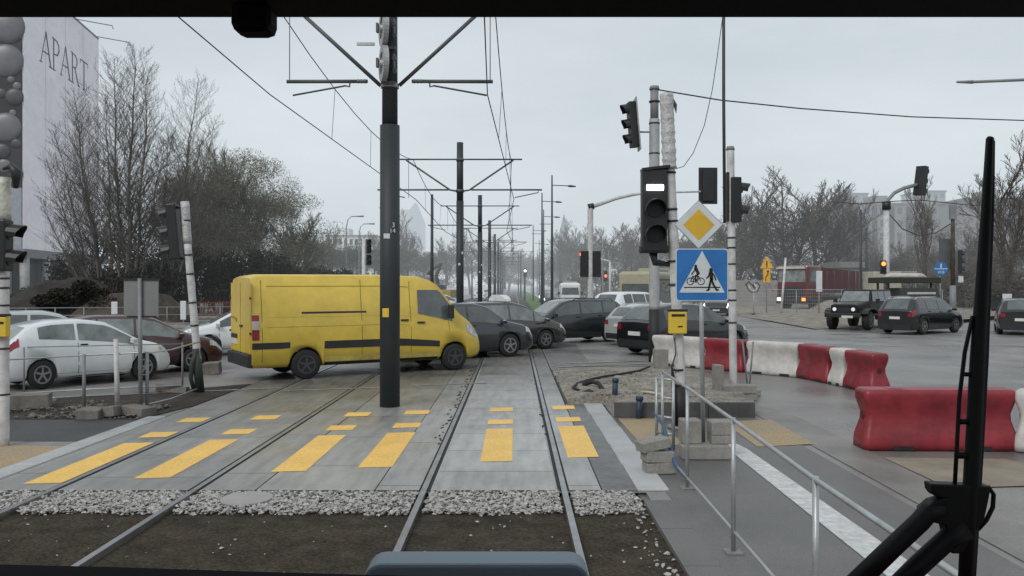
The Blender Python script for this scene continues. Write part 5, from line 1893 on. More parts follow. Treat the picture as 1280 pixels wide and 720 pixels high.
# stacked second panel at far end
t = thing('metal_railing', 'short ladder-like railing panel standing behind the taped blocks', 'railing', (0, 0, 0))
for xx, yy in ((1.93, 11.3), (2.12, 11.1)):
    part('post', MB().tube((xx, yy, 0), (xx, yy, .95), .022), GALV, t)
for z in (.2, .42, .68, .93):
    part('rung', MB().tube((1.93, 11.3, z), (2.12, 11.1, z), .018), GALV, t)
single('blue_strap', MB().path([(1.72, 10.25, .62), (1.80, 10.1, .52), (1.84, 9.9, .3), (1.86, 9.6, .12), (1.95, 9.3, .02)], [.015, .022, .03, .028, .02], 6), mat('strap_blue', (.06, .11, .20), .6), 'blue strap hanging over the stack of kerb blocks', 'strap')
t = thing('fence_rods', 'pair of thin leaning grey rods beside the slim white pole, barrier row behind', 'fence post', (4.75, 16.9, 0))
part('rod', MB().tube((0, 0, 0), (-.12, 0, 1.1), .018), GREYMETAL, t)
part('rod', MB().tube((.02, .02, 0), (.1, 0, 1.05), .018), GREYMETAL, t)

t = thing('metal_railing', 'thin grey railing in front of the white hatchback, beyond the broken kerbs', 'railing', (0, 0, 0))
ya, yb = 14.9, 15.6


def LP_(px, py, Y):
    return (gx(px, Y), Y, gz(py, Y))


part('top_rail', MB().path([LP_(-30, 452, 14.9), LP_(105, 444, 14.6), LP_(178, 441, 14.5), LP_(188, 441, 14.5), LP_(215, 437, 15.5), LP_(250, 427, 16.9)], .016, 6), GALV, t)
part('upper_rail', MB().path([LP_(-10, 433, 18), LP_(30, 434, 17.4), LP_(120, 432, 17.2), LP_(228, 430, 17.2)], .013, 6), GREYMETAL, t)
part('lower_rail', MB().path([LP_(-30, 520, 14.9), LP_(105, 516, 14.5), LP_(183, 506, 14.5), LP_(215, 498, 15.4), LP_(246, 486, 16.9)], .014, 6), GALV, t)
part('middle_rail', MB().path([LP_(20, 492, 16.5), LP_(120, 486, 16.6), LP_(228, 482, 17.0)], .016, 6), GALV, t)
for px, py0, Y in ((105, 443, 14.55), (184, 440, 14.5), (30, 434, 17.2), (228, 428, 17.4)):
    part('post', MB().tube((gx(px, Y), Y, 0), (gx(px, Y), Y, gz(py0, Y)), .03 if Y < 16 else .02, None, 8), GREYMETAL, t)


# ------------------------------------------------------------------ site fence, graffiti wall, mound etc.
def mesh_fence(x0, y0, x1, y1, label, h=1.9):
    a, b = Vector((x0, y0, 0)), Vector((x1, y1, 0))
    L = (b - a).length
    d = (b - a).normalized()
    t = thing('site_fence', label, 'fence', (x0, y0, 0), math.atan2(d.y, d.x), 'mesh fence panels of the building site')
    part('frame', MB().tube((0, 0, .15), (L, 0, .15), .022, None, 6).tube((0, 0, h), (L, 0, h), .022, None, 6).tube((0, 0, 0), (0, 0, h), .022, None, 6).tube((L, 0, 0), (L, 0, h), .022, None, 6), GALV, t)
    mb = MB()
    n = int(L / .12)
    for i in range(1, n):
        mb.tube((i * L / n, 0, .15), (i * L / n, 0, h), .006, None, 3, False)
    for k_ in range(1, 7):
        mb.tube((0, 0, .15 + k_ * (h - .15) / 7), (L, 0, .15 + k_ * (h - .15) / 7), .006, None, 3, False)
    part('wire_mesh', mb, GALV, t)
    part('foot', MB().box((0, 0, .07), (.25, .7, .14)).box((L, 0, .07), (.25, .7, .14)), RUBBER, t)


fl = ['under the blue crossing sign', 'below the graffiti wall', 'below the orange works sign', 'in front of the truck cab', 'behind the jeep bonnet']
fx = [(14.5, 62), (17.6, 61.2), (20.4, 60.2), (23.2, 59.0), (26.0, 57.5), (28.8, 56)]
for i in range(5):
    mesh_fence(*fx[i], *fx[i + 1], 'grey wire mesh fence panel ' + fl[i])
mb = MB()
nx, ny = 50, 30
EDG = [(15.0, 41.5), (15.9, 52), (16.2, 75)]
for j in range(ny + 1):
    for i in range(nx + 1):
        v_, u = j / ny, i / nx
        y = 42 + 58 * v_
        x = interp([(42, 15.3), (52, 16.0), (100, 17)], y) + u * (4 + 22 * min(1, v_ * 2.5))
        h = .22 * min(1, u * 8) * min(1, v_ * 8) + .15 * mnoise.noise(Vector((x * .5, y * .3, 2)))
        mb.v.append((x, y, max(.0, h) if 0 < i else -.015))
for j in range(ny):
    for i in range(nx):
        a = j * (nx + 1) + i
        mb.f.append((a, a + 1, a + nx + 2, a + nx + 1))
        mb.sm.append(True)
struct('site_ground', mb, DIRT)
# graffiti wall
t = thing('graffiti_wall', 'low pale concrete wall with black and white graffiti behind the mesh fence', 'wall', (0, 0, 0))
part('wall', MB().box((gx(945, 80), 80, 1.35), (gx(1000, 80) - gx(890, 80), .3, 2.7)), mat('wall_pale', (.28, .27, .26), .8, var=.25, vs=.5), t)
yy = 79.83
fg = MB()
f_g = lambda a, b: (gx(a, yy), yy, gz(b, yy))
pts = [(932, 354), (935, 362), (940, 366), (947, 364), (950, 357), (946, 353), (941, 356), (944, 361), (936, 352), (932, 357)]
limb(fg, [(a, b) for a, b in pts], 1.2, f=f_g)
part('graffiti', fg, SIGNBLACK, t)
fg = MB()
limb(fg, [(936, 357), (939, 362), (944, 364), (947, 359), (943, 355)], 1.6, f=lambda a, b: (gx(a, yy - .02), yy - .02, gz(b, yy - .02)))
part('graffiti', fg, SIGNWHITE, t)
fg = MB()
limb(fg, [(955, 356), (958, 364), (962, 355), (966, 364), (970, 356), (975, 363)], 1.2, f=f_g)
part('graffiti', fg, mat('graf_pink', (.3, .16, .17)), t)

# earth mound far left
def mound(name, cx, cy, rx, ry, hh, m, label, cat, seed):
    mb = MB()
    n = 36
    for j in range(n + 1):
        for i in range(n + 1):
            u, v_ = i / n * 2 - 1, j / n * 2 - 1
            r2 = u * u + v_ * v_
            h = hh * max(0, 1 - r2) ** .7 * (1 + .35 * mnoise.noise(Vector((u * 2.5 + seed, v_ * 2.5, 0)))) + hh * .10 * mnoise.noise(Vector((u * 6, v_ * 6, seed))) + hh * .05 * mnoise.noise(Vector((u * 14, v_ * 14, seed)))
            mb.v.append((cx + u * rx, cy + v_ * ry, h if r2 < 1 else -.05))
    for j in range(n):
        for i in range(n):
            a = j * (n + 1) + i
            mb.f.append((a, a + 1, a + n + 2, a + n + 1))
            mb.sm.append(True)
    return single(name, mb, m, label, cat)


mound('earth_mound', gx(75, 54), 56, 5.8, 6, 2.3, mat('mound_brown', (.030, .026, .021), .95, var=.5, vs=.8, bump=1, bs=3, bd=.2, world=True), 'brown heap of earth in front of the advertising block', 'earth heap', 3)
mound('earth_mound', gx(140, 50), 53, 3.4, 5, 1.9, mat('mound_pale', (.065, .05, .038), .95, var=.5, vs=.8, bump=1, bs=3, bd=.2, world=True), 'lower pale brown heap of earth beside the tall brown one', 'earth heap', 8)
mound('earth_mound', gx(1055, 70), 70, 3, 3, 1.0, DIRT, 'low heap of earth under the red tipper truck', 'earth heap', 5)
sheet('left_site_ground', [(-60, 30), (-21, 44), (-20, 100), (-80, 100)], -.004, DIRT)
# bits of site clutter on the left
CL = [(205, 372, 40, 'pile of pale planks behind the grey sign backs', 2.4, .35), (232, 378, 37, 'low stack of site boards beside the leaning pole', 2.0, .4), (262, 372, 44, 'dark crate of site material left of the yellow van', 1.6, .6)]
for px, py, Y, lab, wd, hh in CL:
    t = thing('material_pile', lab, 'material pile', (gx(px, Y), Y, 0), R.uniform(-.3, .3))
    for k_ in range(4):
        part('board', MB().box((R.uniform(-.2, .2), 0, .06 + k_ * hh / 4), (wd, .8, hh / 4 * .8), R.uniform(-.1, .1)), (BLOCK, DIRT, BLOCK, RUBBLE)[k_], t)
for i in range(7):
    px = 236 + i * 9.5
    Y = 52 + i * .5
    x = gx(px, Y)
    t = thing('site_barrier', ('red and white mesh barrier, %s in the row beyond the leaning pole' % ['first', 'second', 'third', 'fourth', 'fifth', 'sixth', 'seventh'][i]), 'barrier', (x, Y, 0), group='red and white site barriers')
    mb = MB()
    for k_ in range(5):
        mb.box((-.2 + k_ * .1, 0, .75), (.03, .02, .7))
    part('slats', mb, mat('red_faded', (.15, .045, .04), .7) if i % 2 else mat('white_faded', (.4, .38, .37), .6), t)
    part('frame', MB().box((0, 0, 1.1), (.48, .04, .06)).box((0, 0, .4), (.48, .04, .06)).box((-.24, 0, .6), (.04, .04, 1.15)).box((.24, 0, .6), (.04, .04, 1.15)), mat('red_faded', (.15, .045, .04), .7), t)
for px, Y, lab in ((143, 38, 'small white marker board behind the white hatchback roof'), (167, 30, 'small white marker board below the grey sign backs'), (229, 40, 'thin white marker board beside the leaning pole')):
    t = thing('marker_board', lab, 'traffic board', (gx(px, Y), Y, 0))
    part('board', MB().box((0, 0, 1.0), (.28, .04, .9)), SIGNWHITE, t, None, .02)
    part('foot', MB().box((0, 0, .1), (.5, .3, .2)), RUBBER, t)
    part('post', MB().box((0, .03, .5), (.05, .03, .8)), GREYMETAL, t)
t = thing('site_fence', 'long low grey fence along the edge of the site beyond the queue of cars', 'fence', (0, 0, 0))
fr = MB()
for i in range(24):
    x = -34 + i * 1.2
    y = 36.5 + (x + 34) * .28
    fr.tube((x, y, 0), (x, y, 1.15), .03, None, 5)
part('posts', fr, GREYMETAL, t)
fr = MB()
for z in (.35, .75, 1.12):
    fr.tube((-34, 36.5, z), (-34 + 27.6, 36.5 + 27.6 * .28, z), .022, None, 5)
part('rails', fr, GREYMETAL, t)

# ------------------------------------------------------------------ buildings
# advertising block
AN, AF = Vector((-50.3, 85, 0)), Vector((-54.0, 107.7, 0))
dv = (AF - AN).normalized()
nv = Vector((dv.y, -dv.x, 0))      # towards the street (+X)
if nv.x < 0:
    nv = -nv
zt_, zb_ = gz(-32, 85), gz(311, 85)
ad = thing('office_block', 'tall block under a pale lilac sheet lettered APART, with a pearl poster beside it', 'building', (0, 0, 0))
LIL = mat('banner_lilac', (.95, .90, .99), .6, var=.07, vs=.25, bump=.6, bs=.35, bd=.5, L=900)
bk = AN - nv * 24
mb = MB()
mb.prism([AN, AF, AF - nv * 24, bk], (0, 0, 0.001))
mb = MB()
mb.prism([(p.x, p.y, zb_) for p in (AN, AF, AF - nv * 24, bk)], (0, 0, zt_ - zb_))
part('upper_block', mb, mat('block_grey', (.3, .3, .32), .7, L=900), ad)
e = .15
side_banner = part('side_banner', MB().prism([(*(AN + nv * .02)[:2], zb_), (*(AF + nv * .02)[:2], zb_), (*(AF + nv * .02)[:2], zt_), (*(AN + nv * .02)[:2], zt_)], nv * e), LIL, ad)
# lettering: serif strokes on the side banner. local u along dv, v up
SER = {
    'A': [((0, 0), (.40, 1.0), .035), ((.40, 1.0), (.80, 0), .075), ((.15, .36), (.66, .36), .035), ((-.1, 0), (.12, 0), .03), ((.66, 0), (.95, 0), .03)],
    'P': [((.12, 0), (.12, 1), .07), ((.12, .98), (.40, .97), .035), ((.40, .97), (.56, .86), .055), ((.56, .86), (.58, .70), .065), ((.58, .70), (.44, .53), .055), ((.44, .53), (.12, .50), .035), ((-.02, 0), (.28, 0), .03), ((-.02, 1), (.14, 1), .03)],
    'R': [((.12, 0), (.12, 1), .07), ((.12, .98), (.40, .97), .035), ((.40, .97), (.56, .86), .055), ((.56, .86), (.57, .72), .065), ((.57, .72), (.42, .54), .05), ((.42, .54), (.12, .52), .035), ((.36, .52), (.72, 0), .07), ((-.02, 0), (.28, 0), .03), ((.62, 0), (.86, 0), .03), ((-.02, 1), (.14, 1), .03)],
    'T': [((.36, 0), (.36, .98), .07), ((-.02, .98), (.74, .98), .04), ((-.02, .98), (-.04, .84), .03), ((.74, .98), (.76, .84), .03), ((.24, 0), (.48, 0), .03)],
}
tl = MB()
u = 4.3
LET = 'APART'
hcap = 3.5
for ch in LET:
    for a, b, wd in SER[ch]:
        def fm_(p, q):
            base = AN + dv * p + nv * (e + .05)
            return (base.x, base.y, zt_ - 4.2 - hcap + q + .0)
        kx = 3.4
        limb(tl, [(u + a[0] * kx, a[1] * hcap), (u + b[0] * kx, b[1] * hcap)], wd * 3.6, f=fm_)
    u += 3.4 * {'A': .93, 'P': .76, 'R': .92, 'T': .9}[ch]
part('lettering', tl, mat('letter_dark', (.05, .045, .07), .6, L=900), side_banner)
for q in (5.6, 11.4, 17.2):
    a_ = AN + dv * q + nv * (e + .03)
    part('banner_seam', MB().quad((a_.x, a_.y, zb_), (a_.x + dv.x * .09, a_.y + dv.y * .09, zb_), (a_.x + dv.x * .09, a_.y + dv.y * .09, zt_), (a_.x, a_.y, zt_)), mat('seam_lilac', (.62, .58, .70), .7, L=900), side_banner)
# poster face
PO = mat('poster_dark', (.02, .021, .025), .6, var=.5, vs=.3, L=900)
pf = -nv
fd = Vector((-dv.x, -dv.y, 0))      # front faces the camera (-Y)
poster = part('pearl_poster', MB().prism([(*(AN + fd * .02)[:2], gz(235, 85)), (*(AN - nv * 20 + fd * .02)[:2], gz(235, 85)), (*(AN - nv * 20 + fd * .02)[:2], zt_), (*(AN + fd * .02)[:2], zt_)], fd * .15), PO, ad)
PE = mat('poster_pearl', (.15, .15, .17), .35, var=.15, vs=.5, L=900)
PE2 = mat('poster_pearl_dim', (.06, .06, .07), .4, var=.3, vs=.5, L=900)


def pearl(px, py, r, m_):
    """flattened printed ball on the poster"""
    # px measured at depth 85
    dist = (gx(28, 85) - gx(px, 85))
    c = AN - nv * dist + fd * .18
    rings = []
    for k_ in range(6):
        a = pi / 2 * k_ / 5
        rr_ = r * cos(a)
        rings.append([Vector((c.x, c.y, gz(py, 85))) + (-nv) * rr_ * cos(2 * pi * q / 20) + Vector((0, 0, 1)) * rr_ * sin(2 * pi * q / 20) + fd * sin(a) * r * .25 for q in range(20)])
    mb = MB()
    mb.loft(rings, True, False, True)
    part('pearl_print', mb, m_, poster)


for px, py, r, m_ in ((12, 35, 1.7, PE), (10, 77, 1.7, PE), (20, 122, .9, PE2), (5, 118, .5, PE2), (23, 108, .4, PE), (10, 160, 1.5, PE), (22, 180, .5, PE2), (6, 190, .8, PE2), (18, 142, .35, PE), (8, 208, .7, PE), (23, 218, .6, PE2), (16, 100, .35, PE)):
    pearl(px, py, r, m_)
part('lower_panel', MB().prism([(*(AN + fd * .02)[:2], zb_), (*(AN - nv * 20 + fd * .02)[:2], zb_), (*(AN - nv * 20 + fd * .02)[:2], gz(235, 85)), (*(AN + fd * .02)[:2], gz(235, 85))], fd * .15), mat('panel_bluegrey', (.30, .33, .38), .6, L=900), ad)
part('floodlight_arm', MB().path([AN + dv * 15 + Vector((0, 0, zt_ + .2)), AN + dv * 15 + nv * 4.2 + Vector((0, 0, zt_ - .4)), AN + dv * 15 + nv * 4.3 + Vector((0, 0, zt_ - .8))], .06, 5), WIRE, ad)
part('floodlight_arm', MB().path([AN + dv * 22 + Vector((0, 0, zt_ + .2)), AN + dv * 22 + nv * 4.2 + Vector((0, 0, zt_ - .4)), AN + dv * 22 + nv * 4.3 + Vector((0, 0, zt_ - .8))], .06, 5), WIRE, ad)
part('roof_edge', MB().prism([(*(AN + nv * .2)[:2], zt_), (*(AF + nv * .2)[:2], zt_), (*(AF - nv * .3)[:2], zt_), (*(AN - nv * .3)[:2], zt_)], (0, 0, .25)), DKMETAL, ad)
GFL = mat('ground_floor_glass', (.035, .04, .042), .3, var=.5, vs=.4, L=900)
part('ground_floor', MB().prism([(p.x, p.y, 0) for p in (AN + dv * 1.5 - nv * 1.5, AF - nv * 1.5, AF - nv * 22, bk + dv * 1.5)], (0, 0, zb_ - .1)), GFL, ad)
part('lintel', MB().prism([(p.x, p.y, zb_ - .9) for p in (AN - nv * 20 + fd * .3, AN + nv * .4 + fd * .3, AF + nv * .4 + dv * 3, AF - nv * 20 + dv * 3)], (0, 0, .9)), mat('lintel_grey', (.22, .22, .23), .7, L=900), ad)
for k_ in range(5):
    p = AN + dv * (.6 + 5.4 * k_)
    part('column', MB().tube((p.x, p.y, 0), (p.x, p.y, zb_ - .9), .45, .45, 10), mat('column_grey', (.36, .37, .38), .7, L=900), ad)
for k_ in range(3):
    p = AN - nv * (3.5 * k_ + 2)
    part('window', MB().box((p.x, p.y - .1, 2.5), (2.2, .3, 3.0)), GLASS, ad)


def block(name, label, x0, x1, Y, depth, h, colr, floors, bays, hazeL=420, wcol=(.1, .11, .12), cat='building', stripes=False):
    t = thing(name, label, cat, (0, 0, 0))
    m1 = mat('facade_%.2f_%.2f_%.2f' % colr, colr, .8, var=.1, vs=.05, L=hazeL)
    m2 = mat('window_dim_%d' % hazeL, wcol, .3, var=.3, vs=.2, L=hazeL)
    part('wall', MB().box(((x0 + x1) / 2, Y + depth / 2, h / 2), (x1 - x0, depth, h)), m1, t)
    part('roof', MB().box(((x0 + x1) / 2, Y + depth / 2, h + .3), (x1 - x0 + .6, depth + .6, .6)), mat('roof_dim', (.2, .2, .2), .8, L=hazeL), t)
    if cat != 'hut':
      part('stair_head', MB().box((x0 + (x1 - x0) * .35, Y + depth / 2, h + 1.7), ((x1 - x0) * .12, depth * .5, 2.4)), m1, t)
    bw = (x1 - x0) / bays
    fh = h / floors
    for i in range(bays):
        if stripes and i % 2:
            part('stair_panel', MB().box((x0 + bw * (i + .5), Y - .35, h / 2), (bw * .5, .7, h * .96)), mat('stripe_dark', (.06, .065, .07), .7, L=hazeL), t)
            continue
        for j in range(floors):
            part('window', MB().box((x0 + bw * (i + .5), Y - .02, fh * (j + .55)), (bw * .56, .1, fh * .5)), m2, t)
    return t


block('apartment_block', 'long hazy grey apartment block with dark vertical stair panels above the jeep', gx(1055, 230), gx(1205, 230), 230, 14, gz(256, 230), (.24, .24, .24), 7, 14, 420, stripes=True)
block('apartment_block', 'taller faint apartment tower behind the long grey block', gx(1060, 330), gx(1085, 330), 330, 16, gz(243, 330), (.26, .28, .29), 12, 3, 330)
block('apartment_block', 'faint apartment tower rising behind the curved-arm signal', gx(1150, 330), gx(1182, 330), 330, 16, gz(240, 330), (.26, .28, .29), 12, 4, 330)
block('apartment_block', 'grey balcony block between the wiper and the bare tree', gx(1208, 210), gx(1330, 210), 210, 14, gz(250, 210), (.20, .20, .20), 8, 12, 380, stripes=True)
block('apartment_block', 'low white apartment block with many windows beyond the van', gx(408, 260), gx(470, 260), 260, 14, gz(296, 260), (.72, .74, .74), 5, 9, 700)
block('apartment_block', 'white slab block partly hidden by the near catenary pole', gx(482, 300), gx(512, 300), 300, 14, gz(299, 300), (.6, .62, .63), 6, 5, 600)
block('apartment_block', 'small dark gabled house far down the avenue beneath the church spire', gx(693, 240), gx(712, 240), 240, 10, gz(330, 240), (.15, .16, .18), 2, 2, 420)
block('site_hut', 'low pale site hut behind the red tipper truck', gx(1052, 84), gx(1076, 84), 84, 4, 4.0, (.24, .25, .25), 1, 2, 360, cat='hut')
# hazy tower with slanted top and spire
t = thing('glass_tower', 'pale teal glass tower fading into the haze beside the near catenary pole', 'building', (0, 0, 0))
Y = 700
part('shaft', MB().prism([(gx(512, Y), Y, 0), (gx(529, Y), Y, 0), (gx(529, Y), Y, gz(278, Y)), (gx(519, Y), Y, gz(253, Y)), (gx(512, Y), Y, gz(262, Y))], (0, 18, 0)), mat('tower_teal', (.20, .36, .40), .4, L=300), t)
part('side_wing', MB().box((gx(506, Y), Y + 8, gz(262, Y) / 2), (8, 16, gz(262, Y))), mat('tower_cream', (.42, .38, .33), .6, L=300), t)
Y = 600
t = thing('church_spire', 'faint grey church spire in the haze above the avenue trees', 'church', (gx(705, Y), Y, 0))
part('tower', MB().box((0, 0, 18), (8, 8, 36)), mat('spire_grey', (.14, .15, .17), .7, L=520), t)
part('spire', MB().path([(0, 0, 36), (0, 0, 44), (0, 0, gz(268, Y))], [4.4, 2.6, .2], 8), mat('spire_grey', (.14, .15, .17), .7, L=520), t)

# ------------------------------------------------------------------ trees


def grow(tr, tw, p, d, L, r, lvl, maxl, rnd, up=.25, spread=.6, nb=4, twig_r=.012, bend=.18, tmin=.3, sides=5):
    n = 4 if lvl < 2 else 3
    pts, rad = [p.copy()], [r]
    q, dd_ = p.copy(), d.copy()
    for i in range(n):
        dd_ = (dd_ + Vector((rnd.uniform(-1, 1), rnd.uniform(-1, 1), rnd.uniform(-.6, 1))) * bend + Vector((0, 0, up * .25))).normalized()
        q = q + dd_ * L / n
        pts.append(q.copy())
        rad.append(max(twig_r * .55, r * (1 - .72 * (i + 1) / n)))
    (tr if lvl < 2 else tw).path(pts, rad, sides if lvl < 2 else 3, False)
    if lvl >= maxl:
        return
    k_ = nb + (1 if lvl == 0 else 0) * 4
    for j in range(k_):
        t = tmin + (1 - tmin) * (j + rnd.random() * .8) / k_
        fi = t * n
        i = min(int(fi), n - 1)
        o = pts[i].lerp(pts[i + 1], fi - i)
        base = (pts[i + 1] - pts[i]).normalized()
        az = rnd.uniform(0, 2 * pi) + j * 2.4
        side = Vector((cos(az), sin(az), 0))
        side = (side - base * side.dot(base))
        side = side.normalized() if side.length > 1e-3 else Vector((1, 0, 0))
        nd = (base * (1 - spread * .5) + side * spread + Vector((0, 0, up))).normalized()
        grow(tr, tw, o, nd, L * rnd.uniform(.42, .62) * (1.15 - t * .45), max(twig_r, r * .46), lvl + 1, maxl, rnd, up, spread, nb, twig_r, bend, .15, 4)


def leaves(mb, centers, n, s, rnd, asp=.5):
    for _ in range(n):
        c, r = rnd.choice(centers)
        v_ = Vector((rnd.gauss(0, 1), rnd.gauss(0, 1), rnd.gauss(0, 1)))
        v_ = v_.normalized() * (rnd.random() ** .45)
        p = Vector(c) + Vector((v_.x * r[0], v_.y * r[1], v_.z * r[2]))
        a = Vector((rnd.uniform(-1, 1), rnd.uniform(-1, 1), rnd.uniform(-1, 1))).normalized()
        b = a.orthogonal().normalized()
        k_ = s * rnd.uniform(.5, 1.4)
        mb.add([p - a * k_, p + b * k_ * asp, p + a * k_, p - b * k_ * asp], [(0, 1, 2, 3)])


def tree(name, label, x, y, h, seed, kind='bare', stems=1, group=None, cat='tree', **kw):
    rnd = random.Random(seed)
    t = thing(name, label, cat, (x, y, 0), 0, group)
    tr, tw = MB(), MB()
    for s_ in range(stems):
        d = Vector((rnd.uniform(-1, 1) * kw.get('lean', .06) + kw.get('dx', 0), rnd.uniform(-1, 1) * .05, 1)).normalized()
        off = Vector((rnd.uniform(-1, 1) * kw.get('gap', .0), rnd.uniform(-1, 1) * kw.get('gap', 0), 0))
        hh_ = h * (1 if s_ == 0 else rnd.uniform(.7, .97))
        grow(tr, tw, off, d, hh_ * kw.get('tl', .86), kw.get('r', .2), 0, kw.get('lv', 4), rnd, kw.get('up', .5), kw.get('spread', .5), kw.get('nb', 5), kw.get('tr', .018), kw.get('bend', .1), kw.get('tmin', .22))
    part('trunk', tr, kw.get('bark', BARK), t)
    if kw.get('leaf'):
        lf, n, s = kw['leaf'][:3]
        asp = kw.get('asp', .5)
        cs = []
        for _ in range(kw.get('lobes', 14)):
            a, rr_ = rnd.uniform(0, 2 * pi), rnd.random() ** .5
            W_ = kw.get('cw', h * .33)
            zz = rnd.uniform(kw.get('z0', .3), .86)
            k_ = math.sqrt(max(.1, 1 - ((zz - .5) / .55) ** 2))
            cs.append(((cos(a) * rr_ * W_ * k_, sin(a) * rr_ * W_ * k_, zz * h), (h * .12 * rnd.uniform(.7, 1.4),) * 2 + (h * .1 * rnd.uniform(.6, 1.3),)))
        leaves(tw, cs, n, s, rnd, asp)
        part('crown', tw, lf, t)
    else:
        part('crown', tw, kw.get('twig', TWIG), t)
    return t


# tall bare poplars in front of the advertising block
G_ = 'tall bare trees by the advertising block'


def poplar(label, x, y, stems, seed):
    """stems: (height, lean x, lean y, offset x, base radius)"""
    rnd = random.Random(seed)
    t = thing('bare_tree', label, 'tree', (x, y, 0), 0, G_)
    tr, tw = MB(), MB()
    for h, lx, ly, ox, r in stems:
        n = 12
        pts = []
        for i in range(n + 1):
            u = i / n
            pts.append(Vector((ox + lx * (u ** .8) + .12 * mnoise.noise(Vector((i * .6, seed, h))) * h * .12, ly * u + .1 * mnoise.noise(Vector((i * .6, h, 9))), h * u)))
        rad = [max(.014, r * (1 - .93 * i / n)) for i in range(n + 1)]
        tr.path(pts, rad, 6, False)
        m_ = int(h * 4.8)
        for j in range(m_):
            u = .16 + .82 * (j + rnd.random()) / m_
            fi = u * n
            i = min(int(fi), n - 1)
            o = pts[i].lerp(pts[i + 1], fi - i)
            az = j * 2.4 + rnd.uniform(-.5, .5)
            el = rnd.uniform(.35, 1.15)
            d = Vector((cos(az) * .62, sin(az) * .62, el * .85)).normalized()
            L = h * (.25 * (1 - u) ** .55 + .035) * rnd.uniform(.55, 1.2)
            grow(tr, tw, o, d, L, max(.013, r * .28 * (1 - u) + .008), 2, 4, rnd, .20, .55, 4, .0078, .2, .12)
    part('trunk', tr, BARKL, t)
    part('crown', tw, TWIGG, t)


poplar('tall bare tree leaning over the lilac advertising sheet', gx(138, 60), 60, [(16.3, -2.9, .3, 0, .17), (14.6, -1.7, -.4, -.3, .14), (13.4, -3.9, .3, -.3, .11), (11.0, -4.4, .2, -.2, .12), (8.5, -4.9, .4, -.4, .10), (15.8, -.9, .3, .4, .13)], 11)
poplar('tallest bare tree with slim upright stems beside the advertising block', gx(158, 58), 58, [(18.7, .4, .2, 0, .2), (18.0, -.7, .3, -.3, .16), (17.2, 1.4, -.3, .3, .15), (12.5, 2.2, .2, .4, .12)], 21)
poplar('bare upright tree between the tallest one and the round brown tree', gx(203, 59), 59, [(16.8, 2.4, .2, 0, .16), (13.0, .6, .3, -.3, .12), (13.8, 3.4, .3, .2, .11)], 35)
# round brown tree cluster
W_G = 'brown trees behind the queue'
tree('willow_tree', 'broad round tree with thinning brown leaves behind the leaning signal pole', gx(283, 70), 70, gz(165, 70), 41, stems=3, lean=.3, gap=1, r=.26, tl=.66, up=.35, spread=.62, nb=6, tr=.016, leaf=(WILLOW, 42000, .105), asp=.2, lobes=44, cw=4.9, z0=.25, group=W_G)
tree('willow_tree', 'lower brown tree spreading towards the van from the round one', gx(345, 72), 72, gz(203, 72), 43, stems=2, lean=.4, gap=1, r=.22, tl=.66, up=.3, spread=.66, nb=6, tr=.016, leaf=(WILLOW, 32000, .105), asp=.2, lobes=34, cw=4.4, z0=.15, group=W_G)
tree('willow_tree', 'small brown tree tucked beside the bare poplars', gx(238, 66), 66, gz(205, 66), 47, stems=2, lean=.2, gap=1, r=.18, tl=.66, up=.35, spread=.6, nb=6, tr=.016, leaf=(WILLOW, 21000, .105), asp=.2, lobes=26, cw=3.2, z0=.2, group=W_G)


def bush(name, label, x, y, wx, h, seed, m_, n=3500, s=.14, group=None):
    rnd = random.Random(seed)
    t = thing(name, label, 'bush', (x, y, 0), 0, group)
    tw = MB()
    cs = []
    for _ in range(14):
        a = rnd.uniform(-1, 1)
        cs.append(((a * wx * .5, rnd.uniform(-1, 1) * 1.5, h * rnd.uniform(.15, .8) * (1 - .35 * abs(a))), (wx * .17 * rnd.uniform(.7, 1.3), 1.2, h * .2 * rnd.uniform(.7, 1.2))))
    leaves(tw, cs, n, s, rnd)
    part('foliage', tw, m_, t)
    st = MB()
    for _ in range(7):
        a = rnd.uniform(-1, 1) * wx * .35
        st.path([(a, 0, 0), (a * 1.1, rnd.uniform(-.4, .4), h * .45), (a * 1.25, rnd.uniform(-.8, .8), h * .8)], [.07, .05, .02], 4, False)
    part('stem', st, BARK, t)
    return t


bl = [(108, 51, 4.5, 2.9, LEAFDK, 'low dark bush under the leaning bare tree'), (150, 62, 8, 6.6, LEAFDK, 'dark dense bush at the feet of the bare trees'), (215, 61, 6.5, 6.3, LEAFDK, 'dark bush behind the leaning signal pole'),
      (262, 63, 6.5, 6.2, LEAFDK, 'dark bush under the round brown tree'), (315, 64, 7, 5.8, LEAFDK, 'dark bush just above the van rear roof'), (362, 66, 6.5, 4.8, LEAFOL, 'olive bush above the middle of the van roof'),
      (400, 70, 6, 4.3, LEAFOL, 'olive bush behind the van, below the paler trees'), (425, 74, 5, 4.2, LEAFDK, 'dark bush next to the pale street lamps'), (180, 58, 6, 4.0, LEAFDK, 'dark bush between the bare trunks and the grey sign backs'),
      (45, 66, 6, 2.6, LEAFOL, 'low olive bush under the columns of the advertising block')]
for i, (px, Y, wx, h, m_, lab) in enumerate(bl):
    bush('dark_bush', lab, gx(px, Y), Y, wx, h, 100 + i, m_, 8500, .12, 'dark bushes along the far kerb')

# tree lines
TP = {}


